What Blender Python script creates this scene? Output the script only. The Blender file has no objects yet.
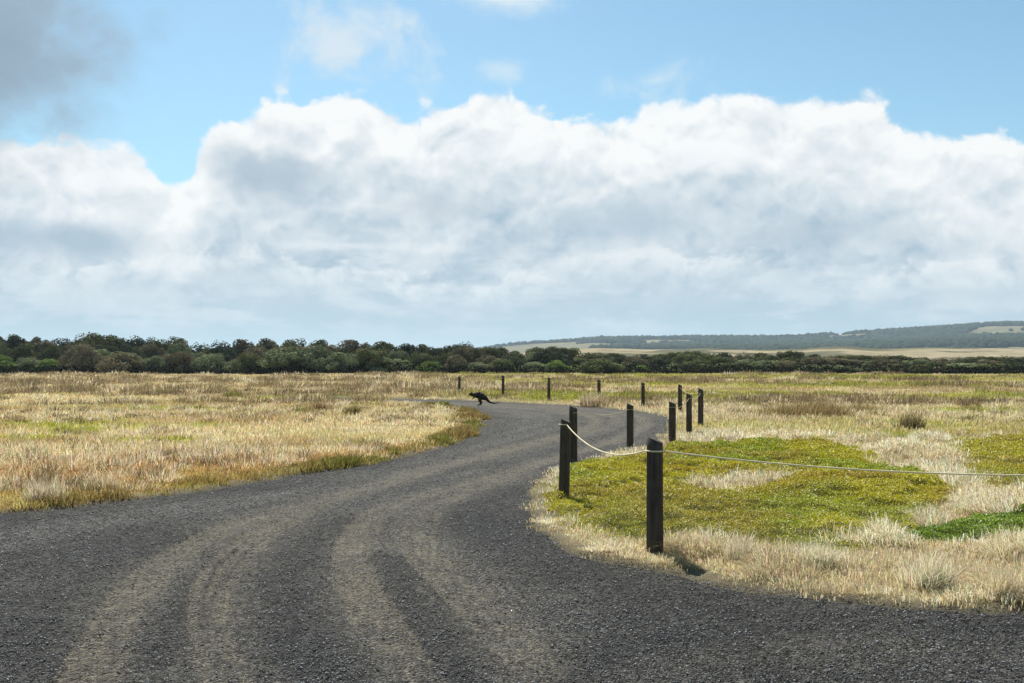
import bpy, bmesh, math, random
import numpy as np
from mathutils import Vector

random.seed(7)
RNG = np.random.default_rng(11)
scene = bpy.context.scene
COL = scene.collection
CAM_H, F, HZ, CX = 1.62, 1000.0, 363.0, 512.0   # eye height, focal length in px, horizon row, centre column

# ------------------------------------------------------------------ helpers
def gp(px, py, z=0.0):
    """ground point (X, Y) seen at a picture point, for a surface at height z"""
    d = F * (CAM_H - z) / (py - HZ)
    return ((px - CX) * d / F, d)

def gpoly(pts, z=0.0):
    return np.array([gp(x, y, z) for x, y in pts])

def chaikin(p, n=2, closed=True):
    p = np.asarray(p, float)
    for _ in range(n):
        if closed:
            q = np.roll(p, -1, 0)
            a, b = .75 * p + .25 * q, .25 * p + .75 * q
            p = np.stack([a, b], 1).reshape(-1, p.shape[1])
        else:
            a, b = .75 * p[:-1] + .25 * p[1:], .25 * p[:-1] + .75 * p[1:]
            p = np.vstack([p[:1], np.stack([a, b], 1).reshape(-1, p.shape[1]), p[-1:]])
    return p

def seg_dist2(x, y, a, b):
    abx, aby = np.float32(b[0] - a[0]), np.float32(b[1] - a[1])
    L = max(abx * abx + aby * aby, np.float32(1e-9))
    px, py = x - np.float32(a[0]), y - np.float32(a[1])
    t = px * abx; t += py * aby; t /= L
    np.clip(t, 0, 1, out=t)
    px -= t * abx; py -= t * aby
    px *= px; py *= py; px += py
    return px

def line_dist(P, line):
    x, y = P[:, 0].astype(np.float32), P[:, 1].astype(np.float32)
    d = np.full(len(P), 1e18, np.float32)
    for i in range(len(line) - 1):
        np.minimum(d, seg_dist2(x, y, line[i], line[i + 1]), out=d)
    return np.sqrt(d).astype(float)

def poly_sd(P, poly, reach=4.):
    """signed distance, negative inside; beyond reach of the polygon only its box is measured"""
    P = np.asarray(P, float)
    lo, hi = poly.min(0), poly.max(0)
    bx = np.maximum(np.maximum(lo[0] - P[:, 0], P[:, 0] - hi[0]), 0); by = np.maximum(np.maximum(lo[1] - P[:, 1], P[:, 1] - hi[1]), 0)
    out = np.hypot(bx, by)
    sel = np.nonzero(out < reach)[0]
    if len(sel) == 0: return out
    x, y = P[sel, 0].astype(np.float32), P[sel, 1].astype(np.float32)
    d = np.full(len(sel), 1e18, np.float32)
    ins = np.zeros(len(sel), bool)
    n = len(poly)
    for i in range(n):
        a, b = poly[i], poly[(i + 1) % n]
        np.minimum(d, seg_dist2(x, y, a, b), out=d)
        if abs(b[1] - a[1]) > 1e-12:
            c = (a[1] > y) != (b[1] > y)
            k = np.nonzero(c)[0]
            xx = (b[0] - a[0]) * (y[k] - a[1]) / (b[1] - a[1]) + a[0]
            ins[k] ^= x[k] < xx
    d = np.sqrt(d)
    out[sel] = np.where(ins, -d, d)
    return out

_T = np.random.default_rng(5).random((256, 256))
def vnoise(x, y):
    xi, yi = np.floor(x).astype(int), np.floor(y).astype(int)
    fx, fy = x - xi, y - yi
    fx, fy = fx * fx * (3 - 2 * fx), fy * fy * (3 - 2 * fy)
    g = lambda a, b: _T[a & 255, b & 255]
    return (g(xi, yi) * (1 - fx) + g(xi + 1, yi) * fx) * (1 - fy) + (g(xi, yi + 1) * (1 - fx) + g(xi + 1, yi + 1) * fx) * fy

def fbm(x, y, o=4, r=.5):
    s, a, t = 0, 1., 0.
    x, y = np.asarray(x, float), np.asarray(y, float)
    for k in range(o):
        s = s + a * vnoise(x * 2 ** k + 17.3 * k, y * 2 ** k + 9.1 * k); t += a; a *= r
    return s / t

def sstep(a, b, x):
    t = np.clip((np.asarray(x, float) - a) / (b - a), 0, 1)
    return t * t * (3 - 2 * t)

def mix(a, b, t):
    t = np.asarray(t)[..., None]
    return np.asarray(a) * (1 - t) + np.asarray(b) * t

def tag(o, label=None, cat=None, group=None, kind=None):
    if label: o['label'] = label
    if cat: o['category'] = cat
    if group: o['group'] = group
    if kind: o['kind'] = kind
    return o

def mesh_np(name, V, faces, mats, attrs=None, smooth=False, parent=None, mat_index=None):
    """faces: list of (n, k) index arrays"""
    me = bpy.data.meshes.new(name)
    V = np.asarray(V, np.float32)
    me.vertices.add(len(V)); me.vertices.foreach_set('co', V.ravel())
    loops = np.concatenate([f.ravel() for f in faces]).astype(np.int32)
    cnt = np.concatenate([np.full(len(f), f.shape[1]) for f in faces])
    start = np.concatenate([[0], np.cumsum(cnt)[:-1]]).astype(np.int32)
    me.loops.add(len(loops)); me.loops.foreach_set('vertex_index', loops)
    me.polygons.add(len(cnt)); me.polygons.foreach_set('loop_start', start)
    if smooth: me.polygons.foreach_set('use_smooth', np.ones(len(cnt), bool))
    if mat_index is not None: me.polygons.foreach_set('material_index', np.asarray(mat_index, np.int32))
    for k, a in (attrs or {}).items():
        a = np.asarray(a, np.float32)
        if a.ndim == 1:
            at = me.attributes.new(k, 'FLOAT', 'POINT'); at.data.foreach_set('value', a)
        else:
            at = me.attributes.new(k, 'FLOAT_COLOR', 'POINT')
            at.data.foreach_set('color', np.hstack([a, np.ones((len(a), 1), np.float32)]).ravel())
    me.update(calc_edges=True)
    for m in (mats if isinstance(mats, (list, tuple)) else [mats]): me.materials.append(m)
    o = bpy.data.objects.new(name, me); COL.objects.link(o)
    if parent: o.parent = parent
    return o

def empty(name, loc, rz=0.0):
    o = bpy.data.objects.new(name, None); COL.objects.link(o)
    o.location = loc; o.rotation_euler = (0, 0, rz); o.empty_display_size = .2
    return o

# ------------------------------------------------------------------ node helper
class NT:
    def __init__(s, tree):
        s.t = tree; s.n = tree.nodes; s.l = tree.links
    def new(s, kind, **kw):
        n = s.n.new(kind)
        for k, v in kw.items(): setattr(n, k, v)
        return n
    def put(s, sock, v):
        if isinstance(v, bpy.types.NodeSocket): s.l.new(v, sock)
        elif v is not None: sock.default_value = v
    def m(s, op, a, b=None, c=None, clamp=False):
        n = s.new('ShaderNodeMath', operation=op, use_clamp=clamp)
        for i, v in enumerate((a, b, c)):
            if v is not None: s.put(n.inputs[i], v)
        return n.outputs[0]
    def add(s, a, b): return s.m('ADD', a, b)
    def sub(s, a, b): return s.m('SUBTRACT', a, b)
    def mul(s, a, b): return s.m('MULTIPLY', a, b)
    def ss(s, x, a, b, lo=0., hi=1.):
        n = s.new('ShaderNodeMapRange', interpolation_type='SMOOTHSTEP')
        s.put(n.inputs[0], x)
        for i, v in zip((1, 2, 3, 4), (a, b, lo, hi)): s.put(n.inputs[i], v)
        return n.outputs[0]
    def lin(s, x, a, b, lo=0., hi=1.):
        n = s.new('ShaderNodeMapRange', clamp=True)
        s.put(n.inputs[0], x)
        for i, v in zip((1, 2, 3, 4), (a, b, lo, hi)): s.put(n.inputs[i], v)
        return n.outputs[0]
    def mixc(s, f, a, b, blend='MIX'):
        n = s.new('ShaderNodeMix', data_type='RGBA', blend_type=blend)
        s.put(n.inputs[0], f)
        for i, v in ((6, a), (7, b)):
            if not isinstance(v, bpy.types.NodeSocket): v = (*v[:3], 1)
            s.put(n.inputs[i], v)
        return n.outputs[2]
    def vec(s, op, a, b=None):
        n = s.new('ShaderNodeVectorMath', operation=op)
        s.put(n.inputs[0], a)
        if b is not None: s.put(n.inputs[1], b)
        return n.outputs[0]
    def noise(s, vec, scale, detail=4., rough=.5, dist=0., lac=2.):
        n = s.new('ShaderNodeTexNoise')
        s.put(n.inputs['Vector'], vec); s.put(n.inputs['Scale'], scale); s.put(n.inputs['Detail'], detail)
        s.put(n.inputs['Roughness'], rough); s.put(n.inputs['Distortion'], dist); s.put(n.inputs['Lacunarity'], lac)
        return n.outputs['Fac']
    def voro(s, vec, scale, detail=0., rough=.5, feature='F1', out='Distance', smooth=None):
        n = s.new('ShaderNodeTexVoronoi', feature=feature)
        s.put(n.inputs['Vector'], vec); s.put(n.inputs['Scale'], scale)
        s.put(n.inputs['Detail'], detail); s.put(n.inputs['Roughness'], rough)
        if smooth is not None: s.put(n.inputs['Smoothness'], smooth)
        return n.outputs[out]
    def attr(s, name, out='Color'):
        return s.new('ShaderNodeAttribute', attribute_name=name).outputs[out]
    def curve(s, x, pts):
        """piecewise smooth curve through pts given in [0,1]x[0,1]"""
        n = s.new('ShaderNodeFloatCurve')
        c = n.mapping.curves[0]
        c.points[0].location = pts[0]; c.points[-1].location = pts[-1]
        for p in pts[1:-1]: c.points.new(*p)
        n.mapping.update()
        s.put(n.inputs['Value'], x)
        return n.outputs[0]

def material(name):
    m = bpy.data.materials.new(name); m.use_nodes = True
    t = NT(m.node_tree); t.n.clear()
    out = t.new('ShaderNodeOutputMaterial')
    return m, t, out

def principled(t, out, **kw):
    p = t.new('ShaderNodeBsdfPrincipled')
    for k, v in kw.items(): t.put(p.inputs[k], v)
    t.l.new(p.outputs[0], out.inputs[0])
    return p

# ------------------------------------------------------------------ materials
def leafy_material(name, trans=.4, use_obj=False, spec=False):
    m, t, out = material(name)
    c = t.attr('col')
    if use_obj:
        oi = t.new('ShaderNodeObjectInfo')
        c = t.mixc(1., c, oi.outputs['Color'], 'MULTIPLY')
    d = t.new('ShaderNodeBsdfDiffuse'); t.l.new(c, d.inputs[0])
    tr = t.new('ShaderNodeBsdfTranslucent'); t.l.new(c, tr.inputs[0])
    mx = t.new('ShaderNodeMixShader'); mx.inputs[0].default_value = trans
    t.l.new(d.outputs[0], mx.inputs[1]); t.l.new(tr.outputs[0], mx.inputs[2])
    res = mx.outputs[0]
    if spec:
        g = t.new('ShaderNodeBsdfGlossy'); g.inputs['Roughness'].default_value = .5
        m2 = t.new('ShaderNodeMixShader'); m2.inputs[0].default_value = .05
        t.l.new(res, m2.inputs[1]); t.l.new(g.outputs[0], m2.inputs[2]); res = m2.outputs[0]
    t.l.new(res, out.inputs[0])
    return m

M_BLADE = leafy_material('grass_blades', .5)
M_MAT = leafy_material('mat_leaves', .35, spec=True)
M_LEAF = leafy_material('tree_foliage', .16, use_obj=True)

def ground_material():
    m, t, out = material('ground_soil_and_thatch')
    pos = t.new('ShaderNodeNewGeometry').outputs['Position']
    c = t.attr('col')
    n1 = t.noise(pos, 3.0, 8, .65)
    n2 = t.noise(pos, 40.0, 4, .6)
    f = t.add(t.mul(n1, .9), t.mul(n2, .7))
    c2 = t.mixc(1., c, t.mixc(t.lin(f, .4, 1.2), (.45, .42, .4), (1.45, 1.45, 1.4)), 'MULTIPLY')
    b = t.new('ShaderNodeBump'); b.inputs['Strength'].default_value = .7; b.inputs['Distance'].default_value = .05
    t.l.new(f, b.inputs['Height'])
    principled(t, out, **{'Base Color': c2, 'Roughness': .95, 'Normal': b.outputs[0], 'Specular IOR Level': .1})
    return m

def road_material():
    m, t, out = material('dark_gravel')
    pos = t.new('ShaderNodeNewGeometry').outputs['Position']
    tr = t.attr('track_sheen', 'Fac')
    cell = t.new('ShaderNodeTexVoronoi'); cell.inputs['Scale'].default_value = 70.; t.l.new(pos, cell.inputs['Vector'])
    cell2 = t.new('ShaderNodeTexVoronoi'); cell2.inputs['Scale'].default_value = 28.; t.l.new(pos, cell2.inputs['Vector'])
    sep = t.new('ShaderNodeSeparateColor'); t.l.new(cell.outputs['Color'], sep.inputs[0])
    sep2 = t.new('ShaderNodeSeparateColor'); t.l.new(cell2.outputs['Color'], sep2.inputs[0])
    r = t.add(t.mul(t.m('POWER', sep.outputs[0], 2.5), .75), t.mul(t.m('POWER', sep2.outputs[1], 3.), .45))
    big = t.noise(pos, .55, 6, .62)
    mid = t.noise(pos, 4.0, 5, .65)
    stone = t.mixc(r, (.0032, .0031, .0030), (.092, .089, .081))
    stone = t.mixc(1., stone, t.mixc(t.lin(t.add(t.mul(big, .8), t.add(t.mul(mid, .5), t.mul(t.noise(pos, 16., 5, .7), .6))), .62, 1.25), (.32, .32, .32), (2.1, 2.05, 1.95)), 'MULTIPLY')
    stone = t.mixc(t.mul(t.mul(t.attr('fresh', 'Fac'), t.lin(mid, .3, .6)), .7), stone, t.mixc(r, (.004, .004, .0045), (.05, .05, .052)))
    stone = t.mixc(t.mul(t.attr('worn_sheen', 'Fac'), .8), stone, t.mixc(r, (.030, .028, .025), (.22, .21, .185)))
    dust = t.mixc(t.add(t.mul(r, .8), t.mul(mid, .25)), (.062, .053, .037), (.28, .245, .175))
    trk = t.m('MULTIPLY', tr, t.lin(t.add(t.add(t.mul(mid, .7), t.mul(big, .35)), t.mul(sep.outputs[2], .35)), .40, .86), clamp=True)
    col = t.mixc(trk, stone, dust)
    h = t.add(t.mul(cell.outputs['Distance'], -1.), t.add(t.mul(cell2.outputs['Distance'], -.8), t.mul(mid, .5)))
    b = t.new('ShaderNodeBump'); b.inputs['Strength'].default_value = .9; b.inputs['Distance'].default_value = .018
    t.l.new(h, b.inputs['Height'])
    principled(t, out, **{'Base Color': col, 'Roughness': .85, 'Normal': b.outputs[0], 'Specular IOR Level': .1})
    return m

def stone_material():
    m, t, out = material('loose_stones')
    principled(t, out, **{'Base Color': t.attr('col'), 'Roughness': .65, 'Specular IOR Level': .4})
    return m

def wood_material():
    m, t, out = material('weathered_post_timber')
    tc = t.new('ShaderNodeTexCoord').outputs['Object']
    mp = t.new('ShaderNodeMapping'); mp.inputs['Scale'].default_value = (30, 30, 1.6); t.l.new(tc, mp.inputs[0])
    oi = t.new('ShaderNodeObjectInfo')
    v = t.vec('ADD', mp.outputs[0], t.mul(oi.outputs['Random'], 50.))
    n = t.noise(v, 1.0, 6, .65); k = t.noise(v, 3.5, 3, .6)
    big = t.noise(tc, 4., 4, .6)
    c = t.mixc(t.lin(t.add(n, t.mul(k, .4)), .4, 1.0), (.013, .010, .008), (.125, .098, .072))
    c = t.mixc(t.mul(t.lin(big, .5, .72), .5), c, (.15, .13, .105))
    b = t.new('ShaderNodeBump'); b.inputs['Strength'].default_value = .8; b.inputs['Distance'].default_value = .01
    t.l.new(t.add(n, t.mul(k, .5)), b.inputs['Height'])
    principled(t, out, **{'Base Color': c, 'Roughness': .85, 'Normal': b.outputs[0], 'Specular IOR Level': .2})
    return m

def rope_material():
    m, t, out = material('white_rope')
    uv = t.attr('twist', 'Fac')
    s = t.m('SINE', t.mul(uv, 300.))
    pos = t.new('ShaderNodeNewGeometry').outputs['Position']
    n = t.noise(pos, 6., 5, .6)
    c = t.mixc(t.lin(n, .3, .7), (.82, .68, .38), (.95, .85, .55))
    b = t.new('ShaderNodeBump'); b.inputs['Strength'].default_value = .6; b.inputs['Distance'].default_value = .004
    t.l.new(s, b.inputs['Height'])
    principled(t, out, **{'Base Color': c, 'Roughness': .8, 'Normal': b.outputs[0]})
    return m

def fur_material():
    m, t, out = material('dark_fur')
    pos = t.new('ShaderNodeTexCoord').outputs['Object']
    n = t.noise(pos, 9., 6, .7)
    c = t.mixc(t.lin(n, .35, .7), (.016, .011, .008), (.085, .060, .042))
    b = t.new('ShaderNodeBump'); b.inputs['Strength'].default_value = .5; b.inputs['Distance'].default_value = .01
    t.l.new(t.noise(pos, 90., 3, .6), b.inputs['Height'])
    principled(t, out, **{'Base Color': c, 'Roughness': .8, 'Normal': b.outputs[0], 'Specular IOR Level': .15})
    return m

def simple(name, c, rough=.9, spec=.2):
    m, t, out = material(name)
    pos = t.new('ShaderNodeTexCoord').outputs['Object']
    n = t.noise(pos, 8., 5, .6)
    principled(t, out, **{'Base Color': t.mixc(t.lin(n, .3, .7), [x * .7 for x in c], [min(1, x * 1.25) for x in c]), 'Roughness': rough, 'Specular IOR Level': spec})
    return m

def attr_material(name, scale=.02, amt=.35):
    m, t, out = material(name)
    pos = t.new('ShaderNodeNewGeometry').outputs['Position']
    n = t.noise(pos, scale, 8, .65)
    c = t.mixc(1., t.attr('col'), t.mixc(t.lin(n, .3, .7), [1 - amt] * 3, [1 + amt] * 3), 'MULTIPLY')
    principled(t, out, **{'Base Color': c, 'Roughness': 1., 'Specular IOR Level': .0})
    return m

M_GROUND, M_ROAD, M_STONE = ground_material(), road_material(), stone_material()
M_WOOD, M_ROPE, M_FUR = wood_material(), rope_material(), fur_material()
M_BARK = simple('grey_bark', (.07, .058, .045))
M_EYE = simple('black_eye', (.01, .01, .01), .15, .5)
M_HILL = attr_material('far_hill_cover', .012, .35)
M_DUNE = attr_material('dune_grass_and_sand', .06, .3)
M_WOODS = attr_material('far_woodland', .05, .3)

# ------------------------------------------------------------------ plan of the place (ground coordinates, metres)
left_edge = [(-80, -4), (-30, 2.5), (-12, 7.6), gp(0, 513), gp(100, 503), gp(200, 490), gp(300, 474), gp(350, 466), gp(400, 457),
             gp(440, 448), gp(468, 438), gp(481, 429), gp(483, 421), gp(476, 413), gp(458, 407), gp(430, 403.6), gp(390, 401.2), (-9, 46.2)]
far_edge = [(-14, 48.2), (-9, 47.4), gp(400, 398.6), gp(450, 399.4), gp(500, 401.4), gp(550, 404), gp(600, 407), gp(638, 410.6), gp(655, 413),
            gp(667, 416.5), gp(671, 422), gp(666, 431), gp(651, 442), gp(626, 450), gp(592, 457), gp(562, 465), gp(536, 476), gp(527, 488),
            gp(530, 505), gp(541, 530), gp(560, 547), gp(590, 557), gp(640, 565), gp(680, 574), gp(720, 584), gp(800, 594), gp(900, 604),
            gp(1024, 612), (7, 6.1), (14, 5.6), (40, 4), (40, -12), (-80, -12)]
ROAD = chaikin(np.array(left_edge + far_edge), 1)

TRACKS = [  # worn wheel lines: picture points, half width (m), strength
    ([(60, 720), (88, 683), (108, 625), (145, 575), (185, 543), (235, 522), (300, 505), (370, 486), (430, 468), (490, 452), (540, 440), (580, 430), (600, 421), (585, 413), (530, 408), (480, 404.5), (420, 401.3)], .27, 1.),
    ([(250, 720), (222, 670), (203, 605), (222, 565), (262, 528), (315, 502), (390, 480), (450, 464), (510, 449), (560, 438), (600, 428), (622, 419), (605, 412.5), (540, 406.5), (480, 403)], .28, .9),
    ([(440, 720), (402, 655), (362, 595), (346, 548), (368, 516), (415, 496), (470, 482), (530, 464), (580, 450), (620, 438), (645, 425), (640, 415), (600, 409.5), (540, 405)], .22, 1.0),
    ([(560, 690), (500, 628), (440, 572), (412, 540), (428, 508), (465, 491), (520, 470)], .27, .9),
    
    ([(1100, 640), (900, 640), (760, 648), (620, 665), (560, 700)], .35, .3),
]
TRACKS = [(chaikin(gpoly(p), 1, False), w, s) for p, w, s in TRACKS]

BANDS = [(chaikin(gpoly(p), 1, False), w, s) for p, w, s in (   # pale swept gravel
    ([(-60, 552), (40, 531), (130, 516), (230, 503), (330, 488), (420, 468), (500, 444), (540, 427), (535, 415), (500, 408)], .5, 1.), ([(330, 494), (400, 482), (460, 474), (520, 464), (580, 450)], .22, 1.),
    ([(-40, 590), (60, 575), (130, 545)], .3, .6))]
DARKS = [(chaikin(gpoly(p), 1, False), w) for p, w in (   # strips of loose fresh gravel thrown up between the wheel lines
    ([(540, 560), (500, 538), (470, 520), (482, 505), (518, 490)], .42), ([(300, 565), (315, 537), (350, 519)], .32), ([(40, 700), (25, 620), (80, 570), (170, 532)], .5),
    ([(330, 700), (285, 620), (285, 572)], .33), ([(1100, 632), (900, 622), (700, 605), (600, 578), (545, 556)], .45), ([(480, 700), (420, 610), (392, 555)], .24),
    ([(560, 690), (620, 640), (800, 625)], .3), ([(150, 660), (190, 590), (230, 550)], .2))]
MAT_A = chaikin(gpoly([(563, 476), (590, 466), (636, 457), (690, 449), (760, 444), (838, 446), (862, 455), (885, 470), (918, 480), (955, 497), (930, 510), (900, 520),
                       (885, 540), (830, 550), (750, 551), (700, 546), (650, 539), (605, 529), (575, 519), (556, 500)]), 1)
HOLE = chaikin(gpoly([(690, 490), (735, 482), (780, 477), (812, 474), (800, 484), (760, 493), (712, 497)]), 1)
MAT_B = chaikin(gpoly([(948, 447), (985, 440), (1024, 436), (1140, 432), (1140, 506), (1040, 500), (990, 491), (962, 478), (944, 462)]), 1)
MAT_C = chaikin(gpoly([(878, 545), (925, 531), (980, 519), (1024, 512), (1130, 508), (1140, 560), (1040, 553), (965, 549), (905, 551)]), 1)
ORANGE = chaikin(gpoly([(-80, 475), (0, 468), (90, 456), (200, 452), (330, 455), (400, 444), (460, 425), (475, 432), (420, 452), (340, 466), (280, 477), (190, 489), (90, 501), (-60, 516)]), 1)
GREENS = [gp(x, y) + (r,) for x, y, r in ((210, 427, .9), (60, 424, 2.2), (152, 441, 1.3), (95, 430, 1.5), (20, 440, 1.6), (165, 410, 2.4), (360, 445, .7), (300, 398, 3.5),
                                           (935, 400, 3.), (970, 412, 2.2), (880, 437, 1.2), (740, 405, 2.0), (560, 398, 3.), (830, 550, .35), (915, 425, 1.5))]

def road_sd(X, Y):
    P = np.stack([X, Y], 1)
    sd = np.empty(len(P))
    far = (Y > 62) | (np.hypot(X, Y) > 110)
    sd[far] = 30.
    sd[~far] = poly_sd(P[~far], ROAD)
    return sd

def edge_noise(X, Y):
    return (fbm(X * 1.3, Y * 1.3, 4) - .5) * .75 + (fbm(X * 6, Y * 6, 3) - .5) * .34

def mats_sd(X, Y):
    P = np.stack([X, Y], 1)
    w = (fbm(X * 1.6 + 40, Y * 1.6, 5, .6) - .5) + .45 * (fbm(X * 5.5 + 11, Y * 5.5, 3) - .5)
    a = np.maximum(poly_sd(P, MAT_A) - .15 + w * .9, -poly_sd(P, HOLE) - .12 + w * .9)
    b = poly_sd(P, MAT_B) + w * 1.6
    c = poly_sd(P, MAT_C) + w * .6
    return a, b, c

def ground_z(X, Y, sd=None):
    X, Y = np.asarray(X, float), np.asarray(Y, float)
    if sd is None: sd = road_sd(X, Y)
    R = np.hypot(X, Y)
    e = sd + edge_noise(X, Y) * .7
    out = sstep(-.12, .16, e) * .072 + sstep(.1, 1.4, sd) * .016
    und = .07 * (fbm(X * 1.3 + 70, Y * 1.3, 3) - .5) * sstep(.1, .6, sd) * sstep(30, 12, R) + (fbm(X * .45, Y * .45, 3) - .5) * .14 + (fbm(X * .08 + 9, Y * .08, 3) - .5) * .34 * sstep(20, 60, R)
    z = -.07 + out + und * sstep(.0, 1.5, sd)
    return z

# ------------------------------------------------------------------ ground and road sheets
def polar(r, a):
    A, R = np.meshgrid(a, r)
    X, Y = (R * np.sin(A)).ravel(), (R * np.cos(A)).ravel()
    nr, na = len(r), len(a)
    i = np.arange(nr - 1)[:, None] * na + np.arange(na)[None, :]
    j = np.roll(i, -1, 1)
    Q = np.stack([i, j, j + na, i + na], -1).reshape(-1, 4)[:, ::-1]
    return X, Y, Q

D = math.radians
def angles(step):
    return np.concatenate([np.arange(-180, -44, 4.), np.arange(-44, 44, step), np.arange(44, 180, 4.)]) * math.pi / 180
def radii(segs):
    r = [segs[0][0]]
    for a, b, k in segs:
        n = max(1, int(math.log(b / a) / math.log(k)))
        r += list(a * (b / a) ** (np.arange(1, n + 1) / n))
    return np.array(r)

def cover_colour(X, Y, sd):
    """true colour of the soil and thatch under the plants"""
    R = np.hypot(X, Y)
    n = fbm(X * .9, Y * .9, 4); nb = fbm(X * .13 + 3, Y * .13, 4); nf = fbm(X * .05 + 31, Y * .16, 4)
    c = mix((.27, .215, .115), (.37, .31, .185), n)
    c = mix(c, (.20, .17, .05), sstep(.50, .66, nb) * .6)
    c = mix(c, (.15, .16, .035), sstep(.48, .62, nf) * sstep(35, 60, R) * sstep(-.10, .02, X / np.maximum(Y, 1)) * .7)
    P = np.stack([X, Y], 1)
    near = R < 60
    o = np.ones(len(X)); 
    if near.any():
        o[near] = poly_sd(P[near], ORANGE)
    c = mix(c, (.27, .155, .055), sstep(.3, -.3, o + (n - .5) * 2.5) * .8)
    for gx, gy, gr in GREENS:
        d = np.hypot((X - gx), (Y - gy)) / gr + (n - .5) * 1.2
        c = mix(c, (.19, .19, .03), sstep(1.1, .5, d) * .9)
    g = np.full(len(X), 1.)
    if near.any():
        a, b, cc = mats_sd(X[near], Y[near]); g[near] = np.minimum(np.minimum(a, b), cc)
    c = mix(c, (.085, .085, .015), sstep(.1, -.1, g))
    c = mix(c, (.115, .098, .062), sstep(.45, .0, sd + edge_noise(X, Y) * .6))   # dusty verge
    return c

def build_ground():
    r = radii([(.4, 4, 1.12), (4, 40, 1.010), (40, 170, 1.02), (170, 9000, 1.14)])
    X, Y, Q = polar(r, angles(.2))
    sd = road_sd(X, Y)
    z = ground_z(X, Y, sd)
    z = z * sstep(4000, 300, np.hypot(X, Y)) - .2 * sstep(170, 260, np.hypot(X, Y))
    c0 = len(X)
    n = 177 - 0
    V = np.stack([X, Y, z], 1)
    na = len(angles(.2))
    fan = np.stack([np.full(na, c0), np.roll(np.arange(na), -1), np.arange(na)], 1)
    V = np.vstack([V, [[0, 0, -.07]]])
    col = cover_colour(X, Y, sd); col = np.vstack([col, col[:1]])
    o = mesh_np('ground', V, [Q, fan[:, ::-1]], M_GROUND, {'col': col}, smooth=True)
    tag(o, 'flat straw coloured field under the dry grass on both sides of the gravel road', 'ground', kind='structure')

def build_road():
    r = radii([(.4, 4, 1.12), (4, 75, 1.0055)])
    a = angles(.14)
    X, Y, Q = polar(r, a)
    sd = road_sd(X, Y)
    keep = sd[Q].min(1) < .3
    Q = Q[keep]
    used = np.unique(Q)
    idx = np.full(len(X), -1); idx[used] = np.arange(len(used))
    X, Y, sd, Q = X[used], Y[used], sd[used], idx[Q]
    P = np.stack([X, Y], 1)
    tr = np.zeros(len(X))
    wob = (fbm(X * .8 + 5, Y * .8, 3) - .5) * .25
    wn = np.zeros(len(X))
    for line, w, s in BANDS:
        d = np.abs(line_dist(P, line) + wob)
        wn = np.maximum(wn, 1.6 * s * np.exp(-(d / w) ** 2))
    for line, w, s in TRACKS:
        d0 = line_dist(P, line)
        d = np.abs(d0 + wob)
        strands = .82 + .18 * np.sin(d0 * 42 + 5 * fbm(X * .6 + w * 50, Y * .6, 3)) * sstep(30, 14, np.hypot(X, Y))
        tr = np.maximum(tr, s * np.exp(-(d / w) ** 2 * .85) * strands)
        wn = np.maximum(wn, s * np.exp(-(d / (w * 3.2)) ** 2))
    dk = np.zeros(len(X))
    for line, w in DARKS:
        d = np.abs(line_dist(P, line) + wob)
        dk = np.maximum(dk, np.exp(-(d / w) ** 2))
    wn = np.clip(wn * (.35 + .9 * fbm(X * .9 + 33, Y * .9, 4)) * (1 - .8 * dk) + .55 * sstep(13, 28, Y) * (.4 + fbm(X * .7, Y * .7 + 8, 3)) * .8, 0, 1)  # wear, plus a distance term painting the far road's low-angle sheen
    wn *= 1 + .35 * np.sin(line_dist(P, TRACKS[0][0]) * 9 + 4 * fbm(X * .3, Y * .3, 3)) * sstep(9, 16, np.hypot(X, Y))
    tr *= 1 - .85 * dk * (tr < .6)
    tr = np.clip(tr * (.75 + .7 * fbm(X * .7, Y * .7 + 3, 4)), 0, 1)
    tr = np.clip(tr + .12 * sstep(.45, .7, fbm(X * .4, Y * .4 + 50, 4)) + .32 * sstep(13, 30, Y) * fbm(X * .8, Y * .5, 4), 0, 1)  # distance term lightens the far road too, sheen painted as track tone
    z = -.012 - .02 * tr + .035 * (fbm(X * 1.1, Y * 1.1, 4) - .5) + .022 * (fbm(X * 7, Y * 7, 3) - .5)
    z -= .12 * sstep(-.1, .35, sd)
    o = mesh_np('gravel_road', np.stack([X, Y, z], 1), [Q], M_ROAD, {'track_sheen': tr, 'fresh': dk, 'worn_sheen': wn}, smooth=True)
    tag(o, 'dark grey gravel road with pale wheel tracks curving away between the dry fields', 'road', kind='structure')
    return o

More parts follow.
